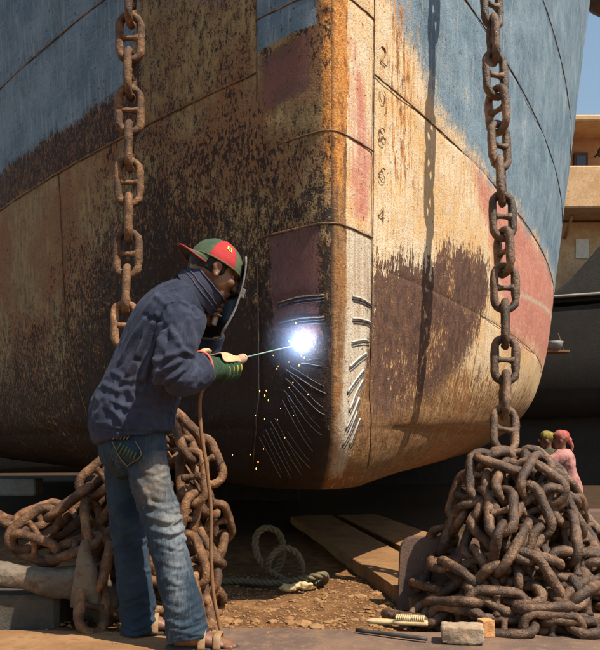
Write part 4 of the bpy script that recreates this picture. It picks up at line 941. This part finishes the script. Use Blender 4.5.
# -- jacket
tr = [(134, 438, .158, .186), (132, 424, .170, .190), (134, 411, .169, .188), (141, 393, .157, .183), (153, 362, .150, .190), (163, 336, .148, .20), (174, 315, .135, .205), (186, 301, .106, .155), (197, 291, .082, .10)]
na = [(184, 316, 2.69, .086), (180, 330, 2.65, .083), (176, 348, 2.62, .077), (173, 370, 2.61, .071), (181, 378, 2.64, .070), (191, 374, 2.68, .070), (200, 369, 2.725, .072)]
fa = [(190, 314, 3.02, .084), (198, 332, 3.06, .076), (203, 350, 3.08, .068), (208, 342, 3.07, .062), (212, 331, 3.04, .058)]
v, f, nn = solid([loft(rings(tr, 2.86), [r[2] for r in tr], [r[3] for r in tr], tuple(LD), 32), loft(rings(na), [r[3] for r in na], None, (0, 1, 0), 24), loft(rings(fa), [r[3] for r in fa], None, (0, 1, 0), 24)], .0048, 5)
rows = [([(92, 421, 2.75), (102, 428, 2.7), (120, 431, 2.66), (150, 432, 2.66), (174, 431, 2.7)], -.004, .005), ([(150, 322, 2.64), (139, 345, 2.64), (126, 372, 2.66)], .011, .010), ([(160, 326, 2.64), (150, 350, 2.62), (141, 378, 2.64)], .013, .010), ([(166, 335, 2.62), (160, 362, 2.62), (157, 392, 2.62)], .014, .011), ([(142, 318, 2.66), (130, 338, 2.67), (118, 360, 2.7)], .008, .009),
        ([(100, 384, 2.7), (116, 390, 2.66), (134, 388, 2.65), (154, 396, 2.63)], .005, .011), ([(104, 398, 2.7), (124, 406, 2.65), (146, 400, 2.63)], .0035, .010), ([(112, 372, 2.7), (128, 380, 2.66), (146, 376, 2.64)], .003, .010), ([(130, 392, 2.66), (138, 408, 2.65), (150, 426, 2.64)], .007, .011), ([(108, 404, 2.7), (120, 418, 2.66), (124, 432, 2.65)], .006, .010),
        ([(150, 402, 2.63), (164, 414, 2.63), (176, 426, 2.66)], .007, .011), ([(148, 412, 2.63), (160, 426, 2.64)], .005, .009),
        ([(160, 372, 2.56), (172, 366, 2.54), (184, 360, 2.56)], .009, .010), ([(158, 361, 2.56), (170, 356, 2.54), (186, 352, 2.57)], .007, .010), ([(163, 383, 2.56), (178, 374, 2.55), (192, 362, 2.6)], .008, .009), ([(172, 386, 2.57), (184, 379, 2.57), (196, 366, 2.63)], .006, .009), ([(182, 388, 2.6), (192, 380, 2.6), (200, 370, 2.65)], .005, .008),
        ([(170, 330, 2.58), (180, 344, 2.55), (189, 356, 2.57)], .006, .011), ([(190, 322, 2.6), (194, 338, 2.6), (192, 354, 2.61)], .006, .010), ([(163, 342, 2.58), (166, 354, 2.56)], .005, .010),
        ([(160, 316, 2.62), (168, 306, 2.64), (180, 301, 2.66), (192, 305, 2.66), (198, 318, 2.66)], -.005, .006), ([(156, 296, 2.7), (168, 306, 2.66), (172, 316, 2.64)], .004, .010), ([(176, 296, 2.72), (186, 305, 2.7), (196, 312, 2.72)], .004, .009)]
for k in range(12):
    y = g.uniform(310, 400); cx = np.interp(y, [300, 362, 437], [184, 153, 134]); x = cx + g.uniform(-36, 26); a = g.uniform(1.6, 2.3); L = g.uniform(22, 46); rows.append(([(x, y, 2.68), (x + L * .5 * math.cos(a) + 2, y + L * .5 * math.sin(a), 2.68), (x + L * math.cos(a), y + L * math.sin(a), 2.68)], g.uniform(.002, .0045), g.uniform(.006, .010)))
v = folds(v, nn, rows); fr = np.clip((v[:, 2] - J(0, 400, 2.86)[2]) / .1, 0, 1); dn_ = np.clip((J(0, 380, 2.86)[2] - v[:, 2]) / .08, 0, 1)
v = drape(v, nn, (-.45, 0, -.9), 3.5, 17, .008, 3, .55 + .45 * fr); v = drape(v, nn, (.85, .1, -.45), 4, 20, .007, 9, dn_)
el_ = np.exp(-((v[:, 0] - J(174, 375, 2.6)[0]) / .09) ** 2 - ((v[:, 2] - J(174, 372, 2.6)[2]) / .08) ** 2 - ((v[:, 1] - 2.6) / .1) ** 2); v = drape(v, nn, (.8, .1, .6), 5, 30, .009, 13, el_)
v += nn * ((vnoise(v, 12, 4, 3) - .5) * .006)[:, None]
jk = obj('jacket', v, f, M_JACKET, man); q = v.copy()
pale_cloth = .25 * spot((165, 290, 2.7), .10, .06) + .35 * (vnoise(q, 9, 5, 3) - .35) + .15 * spot((178, 330, 2.6), .06, .08)  # paler over the shoulder and upper arm, mottled elsewhere
colattr(jk.data, 'wear_tone', np.stack([np.clip(pale_cloth, 0, 1), np.clip(.4 * spot((150, 380, 2.7), .1, .1), 0, 1), 0 * pale_cloth, 0 * pale_cloth + 1], -1))
# collar: a stand-up ring with two paler stripes
M_COLLAR = simple('dark_navy_collar', (.018, .019, .038), (.032, .034, .062), 60, .85); M_STRIPE = simple('grey_navy_stripe', (.045, .048, .08), (.065, .068, .105), 60, .85)
ca = np.array(rings([(194, 296), (201, 290), (210, 283)], 2.86)); ax_ = ca[2] - ca[0]; ax_ /= np.linalg.norm(ax_)
def ring_at(t, ra, rb):
    c = ca[0] + (ca[2] - ca[0]) * t; b = LD - ax_ * (LD @ ax_); b /= np.linalg.norm(b); s = np.cross(b, ax_); a = np.linspace(0, 2 * np.pi, 49)[:-1]; return c + np.outer(np.cos(a), s) * ra + np.outer(np.sin(a), b) * rb
RG = [ring_at(0, .108, .112), ring_at(.3, .104, .106), ring_at(.65, .097, .098), ring_at(1.0, .091, .091), ring_at(1.04, .086, .086), ring_at(1.0, .080, .080), ring_at(.3, .078, .080)]
V = np.vstack(RG); n = 48; F = [(i * n + j, i * n + (j + 1) % n, (i + 1) * n + (j + 1) % n, (i + 1) * n + j) for i in range(len(RG) - 1) for j in range(n)]
nz = (vnoise(V, 20, 7, 3) - .5)[:, None] * .012; cl = obj('collar', V + nz * np.array([1, 1, 1]), F, M_COLLAR, jk)
for t, ra in ((.38, .1035), (.58, .0995), (.98, .0925)):
    P = ring_at(t, ra, ra + .001); P = P + (vnoise(P, 20, 7, 3) - .5)[:, None] * .012; P = np.vstack([P, P[:1]]); obj('stripe', *tube(P, .0030, 6, 1), M_STRIPE, cl)

# -- cap worn backwards: six panels, peak to the rear, button and tag
M_RED = cloth('red_cotton', (.30, .020, .028), (.42, .04, .042), 600, .2); M_GREEN = cloth('green_camouflage', (.035, .062, .042), (.10, .12, .06), 600, .2); M_OLIVE = cloth('olive_yellow', (.20, .16, .05), (.30, .24, .08), 600, .2)
cap = thing('cap', 'red and green baseball cap worn backwards on the welder', 'cap', tuple(HC + HU * .0))
cc = (-.008, 0, .002)
def dome(az, el, k=1.0, ex=0): return H(cc[0] + (.112 * k + ex) * math.cos(az) * math.cos(el), (.090 * k + ex) * math.sin(az) * math.cos(el), cc[2] + (.110 * k + ex) * math.sin(el) ** .92)
for i in range(6):
    a0 = R(-55 + 60 * i); V = []; F = []; m, n = 9, 12
    for e in range(n + 1):
        for a in range(m + 1): V.append(dome(a0 + R(60) * a / m, R(89.5) * e / n, 1.0, -.0022 * (a in (0, m)) + .0008 * math.sin(e * 2.1 + i)))
    for e in range(n):
        for a in range(m): p = e * (m + 1) + a; F.append((p, p + 1, p + m + 2, p + m + 1))
    # azimuth 0 = over the forehead, -90 = side towards us, 180 = nape
    obj('cap_panel', V, F, [M_GREEN, M_GREEN, M_OLIVE, M_RED, M_OLIVE, M_RED][i] if i != 4 else M_GREEN, cap)
obj('cap_button', *he((cc[0], 0, .113), (.009, .009, .005), 12, 6), M_RED, cap)
V = []; F = []; nu, nv = 24, 10
for layer in (0, 1):
    for j in range(nv + 1):
        for i in range(nu + 1):
            s = -1 + 2 * i / nu; az = math.pi + s * R(66); t = j / nv; L = .055 * (1 - abs(s) ** 3.2) ** .6 * t
            p = H(cc[0] + .111 * math.cos(az) - L, .089 * math.sin(az) * (1 - .05 * t), .004 + .002 * t - .030 * s * s * t - .0035 * layer); V.append(p)
k = (nu + 1) * (nv + 1)
for j in range(nv):
    for i in range(nu): p = j * (nu + 1) + i; F.append((p, p + nu + 1, p + nu + 2, p + 1)); F.append((k + p, k + p + 1, k + p + nu + 2, k + p + nu + 1))
loop = [nv * (nu + 1) + i for i in range(nu + 1)]
for a, b in zip(loop[:-1], loop[1:]): F.append((a, a + k, b + k, b))
bm_ = obj('cap_peak', V, F, M_GREEN, cap)
obj('peak_edging', *tube([np.array(V[i]) * .5 + np.array(V[i + k]) * .5 for i in loop], .0035, 6, 1), M_RED, bm_)
obj('sweat_band', *tube([dome(R(a), .02, 1.0, .001) for a in range(0, 361, 8)], .0035, 6, 1), M_GREEN, cap)
tp = [dome(R(-88 + da), R(36 + de), 1, .003) for da, de in ((0, 8), (14, 6), (15, -6), (1, -4))]; tpi = [p_ * 1 - (tp[0] - HC) * .02 for p_ in tp]
tg = obj('cap_tag', tp + tpi, [(0, 1, 2, 3), (0, 4, 5, 1), (1, 5, 6, 2), (2, 6, 7, 3), (3, 7, 4, 0)], simple('yellow_tag', (.42, .38, .08), (.5, .45, .12), 30, .7), cap, False)
tc = (tp[0] + tp[1] + tp[2] + tp[3]) / 4; tq = [tc + (p_ - tc) * .5 + (tc - HC) * .025 for p_ in tp]; obj('tag_mark', tq, [(0, 1, 2, 3)], simple('tag_green', (.05, .22, .05), (.07, .26, .07), 30, .7), tg, False)

# -- hand shield
M_SHIELD = simple('black_fibre_shield', (.010, .010, .011), (.022, .021, .021), 18, .38, .2, .002, .5)
shd = thing('welding_shield', 'black curved hand held welding shield in front of the welder face', 'shield', tuple(SHC))
def shp(s, t, ex=0):  # s across -1..1, t up -1..1
    w = .108 * (1 - .28 * max(0, -t) ** 2 - .10 * max(0, t) ** 4); return SHC + SL * (w * s) + SU * (.160 * t) - SFn * (.034 * s * s + .016 * t * t - ex)
V = []; F = []; nu, nv = 20, 20
for ex in (0, .004):
    for j in range(nv + 1):
        for i in range(nu + 1): V.append(shp(-1 + 2 * i / nu, -1 + 2 * j / nv, ex))
k = (nu + 1) * (nv + 1)
for j in range(nv):
    for i in range(nu): p = j * (nu + 1) + i; F.append((p, p + 1, p + nu + 2, p + nu + 1)); F.append((k + p, k + p + nu + 1, k + p + nu + 2, k + p + 1))
obj('shell', V, F, M_SHIELD, shd)
per = [(-1 + 2 * i / 12, 1) for i in range(13)] + [(1, 1 - 2 * i / 12) for i in range(1, 13)] + [(1 - 2 * i / 12, -1) for i in range(1, 13)] + [(-1, -1 + 2 * i / 12) for i in range(1, 13)]
obj('rim', *tube([shp(a, b, .002) for a, b in per], .0042, 6, 1), simple('pale_shield_rim', (.10, .09, .085), (.2, .18, .17), 40, .4), shd)  # rim paler than the shell
obj('grip', *loft([grip - SU * .07, grip - SU * .03, grip + SU * .03, grip + SU * .07], [.011, .013, .013, .011], None, tuple(SL), 12, 2), simple('steel_grip', (.35, .34, .33), (.5, .5, .49), 30, .35, .2, .002, .5), shd)
wf = obj('filter_frame', *box(SHC + SU * .06 - SFn * .012, (.014, .13, .07), np.array([SFn, SL, SU]), .004), simple('filter_frame_plastic', (.03, .035, .05), (.05, .055, .075), 20, .4), shd, False)
obj('filter_glass', *box(SHC + SU * .06 - SFn * .021, (.004, .105, .048), np.array([SFn, SL, SU])), NT('filter_glass').done((.01, .03, .06), .06, None, 0., .7), wf, False)
obj('clip', *box(shp(-.96, .1, -.0) + SFn * .012, (.016, .012, .038), np.array([SFn, SL, SU]), .003), simple('clip_metal', (.09, .09, .09), (.16, .155, .15), 30, .4), shd, False)

# -- glove on the near hand, holder, electrode, cable
M_GGREEN = cloth('green_work_glove', (.018, .045, .024), (.035, .075, .038), 500, .2); M_LEATHER = simple('tan_glove_leather', (.36, .25, .13), (.52, .39, .23), 16, .8, .5, .004, .25)
W0 = J(200, 370, 2.73); W1 = J(236, 364, 2.93); HA = (W1 - W0) / np.linalg.norm(W1 - W0); HN = np.array([0, -1., 0]); HN = HN - HA * (HN @ HA); HN /= np.linalg.norm(HN); HT = np.cross(HA, HN); HT = HT if HT[2] > 0 else -HT
hold0 = J(222, 369, 2.87); parts = [loft([W0 - HA * .005, W0 + HA * .03, W0 + HA * .075, hold0 + HA * .0, hold0 + HA * .05], [.066, .056, .044, .042, .034], [.064, .056, .050, .040, .032], tuple(HT), 20),
         ellip(hold0 - HN * .012, (.055, .030, .045), np.array([HA, HN, HT]))]
for i in range(4):
    K = hold0 + HA * (-.030 + .027 * i) - HT * .004; r = [.0145, .0155, .0155, .014][i]
    parts.append(loft([K + HN * .014 + HT * .034, K + HN * .040 + HT * .014, K + HN * .042 - HT * .016, K + HN * .020 - HT * .040, K - HN * .008 - HT * .034], [r, r * 1.05, r, r * .96, r * .85], None, tuple(HA), 12, 3))
parts.append(loft([hold0 - HA * .035 + HT * .022, hold0 + HA * .01 + HT * .046 + HN * .006, hold0 + HA * .05 + HT * .042 + HN * .01, hold0 + HA * .078 + HT * .030 + HN * .012], [.020, .018, .0165, .013], None, tuple(HN), 12, 3))
v, f, nn = solid(parts, .0046, 2); v += nn * ((vnoise(v, 40, 4, 3) - .5) * .006)[:, None]
gl = obj('glove', v, f, M_GGREEN, man)
P = [W0 - HA * .004 + HT * (.070 * math.cos(R(a))) + HN * (.069 * math.sin(R(a))) + HA * .010 * math.sin(R(2 * a)) for a in range(0, 361, 12)]
obj('glove_binding', *tube(P, .0055, 8, 1), simple('red_binding', (.42, .07, .05), (.52, .12, .09), 40, .8), gl)
M_YEL = simple('yellow_finger_stripe', (.42, .34, .04), (.5, .42, .08), 30, .8)
for i in range(4):
    K = hold0 + HA * (-.030 + .027 * i) - HT * .004; obj('finger_stripe', *tube([K + HN * .0605 - HT * .006 + HA * .004, K + HN * .0590 - HT * .020, K + HN * .052 - HT * .032 - HA * .003], .0020, 6, 2), M_YEL, gl)
V = []; F = []; nu, nv = 16, 16
for layer in (0, 1):
    for j in range(nv + 1):
        for i in range(nu + 1):
            u = i / nu; a = R(125 - 118 * j / nv - 10 * u); r = .066 - .014 * u + .004 * math.sin(5 * u + j * .7) - .004 * layer
            V.append(hold0 + HA * (-.040 + .118 * u + .010 * math.sin(j * .8)) + HN * (r * math.cos(a)) + HT * (r * math.sin(a) + .004))
k = (nu + 1) * (nv + 1)
for j in range(nv):
    for i in range(nu): p = j * (nu + 1) + i; F.append((p, p + 1, p + nu + 2, p + nu + 1)); F.append((k + p, k + p + nu + 1, k + p + nu + 2, k + p + 1))
loop = list(range(nu + 1)) + [j * (nu + 1) + nu for j in range(1, nv + 1)] + [nv * (nu + 1) + i for i in range(nu - 1, -1, -1)] + [j * (nu + 1) for j in range(nv - 1, 0, -1)]
for a, b in zip(loop, loop[1:] + loop[:1]): F.append((b, a, a + k, b + k))
V = np.array(V); V += (np.column_stack([vnoise(V, 28, 1, 2), vnoise(V, 28, 2, 2), vnoise(V, 28, 3, 2)]) - .5) * .010
obj('leather_guard', V, F, M_LEATHER, gl)
obj('leather_cuff', *loft([W0 + HA * .015 + HT * .058, W0 + HA * .045 + HT * .066 + HN * .01, W0 + HA * .075 + HT * .062 + HN * .01], [.010, .013, .009], [.025, .03, .02], tuple(HN), 12, 3), M_LEATHER, gl)

ARC = hpt(-.069, 1.294, .010)
E0 = J(245, 357, 2.985)
hd = thing('electrode_holder', 'worn tan electrode holder gripped in the green glove', 'holder', tuple(hold0))
hdir = (E0 - hold0) / np.linalg.norm(E0 - hold0)
obj('handle', *loft([hold0 - hdir * .06, hold0, hold0 + hdir * .06, E0 - hdir * .045], [.014, .016, .016, .018], None, (0, 0, 1), 12, 2), M_SOLE, hd)
jw = obj('jaw', *loft([E0 - hdir * .055, E0 - hdir * .035, E0 - hdir * .008, E0 + hdir * .006], [.017, .021, .018, .008], None, (0, 0, 1), 12, 3), simple('scorched_tan_jaw', (.34, .20, .12), (.46, .30, .19), 24, .7), hd)
for t in (.02, .038): obj('jaw_screw', *ellip(E0 - hdir * t + HN * .017, (.0045, .003, .0045), None, 8, 6), M_SOLE, jw)
tag(obj('welding_rod', *tube([E0 - hdir * .01, E0 * .5 + ARC * .5, ARC + (E0 - ARC) * .012], .0030, 8, 1), simple('pale_green_flux_rod', (.18, .33, .30), (.25, .42, .37), 40, .6)), 'thin pale green welding rod burning at the hull', 'rod')
M_CABLE = simple('tan_brown_cable', (.16, .075, .035), (.24, .12, .055), 20, .6)
tag(obj('welding_cable', *tube([hold0 - hdir * .06, J(206, 384, 2.84), J(200, 398, 2.84), J(201, 430, 2.85), J(207, 470, 2.86), J(211, 510, 2.87), J(211, 550, 2.88), J(213, 590, 2.88), J(219, 624, 2.88), J(222, 636, 2.87) , J(214, 642, 2.82), J(190, 652, 2.72), J(150, 665, 2.6)], .0082, 8, 6), M_CABLE), 'thin tan brown welding cable hanging from the glove to the ground', 'cable')

# -- the arc and its sparks
def emit(name, col, s):
    m = bpy.data.materials.new(name); m.use_nodes = True; n = m.node_tree.nodes; n.remove(n['Principled BSDF']); e = n.new('ShaderNodeEmission'); e.inputs[0].default_value = (*col, 1); e.inputs[1].default_value = s
    m.node_tree.links.new(e.outputs[0], n['Material Output'].inputs[0]); return m
arc = tag(obj('welding_arc', *ellip(ARC, (.016, .014, .016), None, 16, 10), emit('arc_light', (.75, .85, 1), 60)), 'blinding blue white welding arc where the rod meets the hull', 'arc')
al = bpy.data.lights.new('arc_light', 'POINT'); al.energy = 3.0; al.color = (.62, .75, 1); al.shadow_soft_size = .018
ao = bpy.data.objects.new('arc_light', al); COL.objects.link(ao); n_ = hnorm(np.array(-.069), np.array(1.294)); ao.location = Vector(ARC + n_ * .030)
M_SPARK = emit('spark_glow', (1, .45, .08), 4); gs = np.random.default_rng(5)
sm = mesh('spark', *ellip((0, 0, 0), (.0017, .0017, .0026), None, 8, 6), M_SPARK)
for k in range(36):
    t = gs.random() ** .7; a = gs.uniform(0, 2 * math.pi); r = .05 + .30 * t
    p = ARC + np.array([(-.10 - .12 * gs.random()) * t + .13 * gs.normal() * t, -.05 - .20 * t * gs.random(), .06 * gs.normal() - .62 * t * t])
    if p[2] < .03: p[2] = .05 + .1 * gs.random()
    o = bpy.data.objects.new('spark', sm); o.location = p; sc_ = gs.uniform(.6, 1.25); o.scale = (sc_, sc_, sc_ * gs.uniform(.9, 2.0)); link(o)
    tag(o, 'tiny glowing orange spark falling from the welding arc', 'spark', 'sparks under the welding arc')

# ================================================================== THE SQUATTING WORKERS FAR RIGHT
YW = 8.9
def W(px, py, dy=0): return J(px, py, YW + dy)
M_PINK = cloth('faded_pink_shirt', (.34, .15, .145), (.44, .22, .20), 300, .2); M_OLTR = cloth('olive_trousers', (.045, .04, .022), (.08, .068, .036), 300, .2); M_SKIN2 = skin_mat('brown_skin_worker', (.12, .055, .035), (.17, .08, .05))
def figure(label, o, shirt, trousers, scarf, flip=1, dy=0, k=1.0):
    root = thing('person', label, 'person', tuple(W(o[0], o[1] + 68, dy) * (1, 1, 0)))
    def q(dx, y, d=0): return W(o[0] + dx * k, o[1] + y * k, dy + d)
    # squatting, facing left: head, neck, trunk, thigh forward and up, shin down, arm forward, feet
    head = [ellip(q(0, 0), (.085, .075, .105)), ellip(q(-4, 4), (.05, .05, .07)), ellip(q(-7.6, 1), (.018, .014, .024)), ellip(q(1, 1, -.075), (.02, .01, .03)), ellip(q(-5, 7), (.03, .04, .03))]
    bp = head + [loft([q(1, 4), q(2, 10), q(3, 18)], [.055, .055, .10], [.055, .06, .15]), loft([q(3, 15), q(6, 32), q(9, 52)], [.10, .10, .12], [.17, .14, .15])]
    for s in (-1, 1):
        bp += [loft([q(2, 14, .16 * s), q(-9, 21, .2 * s), q(-20, 18, .12 * s)], [.05, .042, .03]), loft([q(8, 54, .10 * s), q(-10, 45, .13 * s), q(-12, 47, .13 * s)], [.085, .065, .06]), loft([q(-12, 46, .13 * s), q(-5, 62, .13 * s), q(-4, 66, .13 * s)], [.055, .045, .04]),
               loft([q(-2, 67, .13 * s), q(-10, 67.5, .13 * s), q(-17, 68.3, .13 * s)], [.04, .032, .02], [.04, .042, .04], (0, 1, 0))]
        c = q(-20, 18, .12 * s); bp += [ellip(c + (-.04, 0, 0), (.045, .022, .032))]
        for i in range(4): bp.append(loft([c + (-.06, (-.024 + .016 * i), .005), c + (-.095, (-.024 + .016 * i), -.004), c + (-.108, (-.022 + .015 * i), -.03)], [.0095, .009, .008], None, (0, 1, 0), 8, 2))
        bp.append(loft([c + (-.03, -.024 * s, .01), c + (-.06, -.045 * s, .0)], [.012, .01], None, (0, 1, 0), 8, 2))
    v, f, nn = solid(bp, .009, 2); obj('body', v, f, M_SKIN2, root)
    v, f, nn = solid([loft([q(2.5, 10), q(3, 17), q(6, 34), q(9, 48), q(9.5, 56)], [.08, .125, .125, .15, .155], [.10, .19, .18, .185, .18], (0, 1, 0)), loft([q(2, 15, -.16), q(-9, 21.5, -.2), q(-16, 19.5, -.14)], [.085, .075, .06]), loft([q(2, 15, .16), q(-9, 21.5, .2), q(-16, 19.5, .14)], [.085, .075, .06])], .011, 3)
    v += nn * ((vnoise(v, 9, 4, 3) - .5) * .05)[:, None]; obj('shirt', v, f, shirt, root)
    v, f, nn = solid([loft([q(9, 46), q(9, 58)], [.14, .13], [.17, .16], (0, 1, 0))] + [x for s in (-1, 1) for x in (loft([q(8, 53, .10 * s), q(-10, 44, .13 * s), q(-13, 47, .13 * s)], [.115, .09, .08]), loft([q(-12, 46, .13 * s), q(-4, 62, .13 * s), q(-3, 65, .13 * s)], [.085, .07, .065]))], .011, 3)
    v += nn * ((vnoise(v, 11, 4, 3) - .5) * .04)[:, None]; obj('trousers', v, f, trousers, root)
    sp = [ellip(q(1.5, -3.5), (.105, .088, .085)), ellip(q(9.5, 1), (.035, .04, .05)), loft([q(8, 0), q(12, 5), q(12, 11)], [.03, .025, .012])]
    v, f, nn = solid(sp, .008, 2); v += nn * ((vnoise(v, 18, 4, 3) - .5) * .02)[:, None]; sc = obj('head_scarf', v, f, scarf, root)
    return root
figure('squatting worker in faded pink shirt and red head scarf behind the chain heap', (560, 440), M_PINK, M_OLTR, cloth('red_scarf', (.30, .04, .05), (.46, .20, .15), 60, .2))
figure('worker with yellow green head scarf half hidden beside the one in pink', (546, 440), cloth('dark_green_shirt', (.03, .035, .02), (.06, .06, .035), 300, .2), M_OLTR, cloth('yellow_green_scarf', (.13, .12, .03), (.36, .27, .06), 60, .2), 1, .75, .93)
c = W(574, 505, -.3); v, f, nn = solid([ellip(c, (.10, .07, .05)), ellip(c + (.07, 0, .02), (.06, .05, .05)), ellip(c + (-.05, .02, .03), (.05, .05, .03))], .012, 2); v += nn * ((vnoise(v, 14, 4, 3) - .5) * .03)[:, None]
tag(obj('plastic_bag', v, f, simple('pale_blue_plastic', (.36, .45, .55), (.6, .66, .72), 12, .4)), 'pale blue plastic bag on the ground behind the pink shirted worker', 'bag')
# fume added to give the arc its halo, lit by it, thinning outwards
t = bpy.data.materials.new('glow_fume'); t.use_nodes = True; n = t.node_tree.nodes; n.remove(n['Principled BSDF']); pv = n.new('ShaderNodeVolumePrincipled'); pv.inputs['Color'].default_value = (.55, .72, 1, 1); pv.inputs['Anisotropy'].default_value = .1
tc_ = n.new('ShaderNodeTexCoord'); gr = n.new('ShaderNodeTexGradient'); gr.gradient_type = 'QUADRATIC_SPHERE'; mp_ = n.new('ShaderNodeMapping'); mp_.inputs['Scale'].default_value = (1 / .20,) * 3
t.node_tree.links.new(tc_.outputs['Object'], mp_.inputs[0]); t.node_tree.links.new(mp_.outputs[0], gr.inputs[0])
mu = n.new('ShaderNodeMath'); mu.operation = 'MULTIPLY'; mu.inputs[1].default_value = 3; t.node_tree.links.new(gr.outputs['Fac'], mu.inputs[0]); t.node_tree.links.new(mu.outputs[0], pv.inputs['Density'])
t.node_tree.links.new(pv.outputs[0], n['Material Output'].inputs['Volume'])
cF = ARC + n_ * .03; fm = obj('glow_fume', *ellip(cF, (.20, .20, .20), None, 24, 16), t, base=cF); tag(fm, 'thin bluish fume added round the welding arc for its glow', 'fume', None, 'stuff')
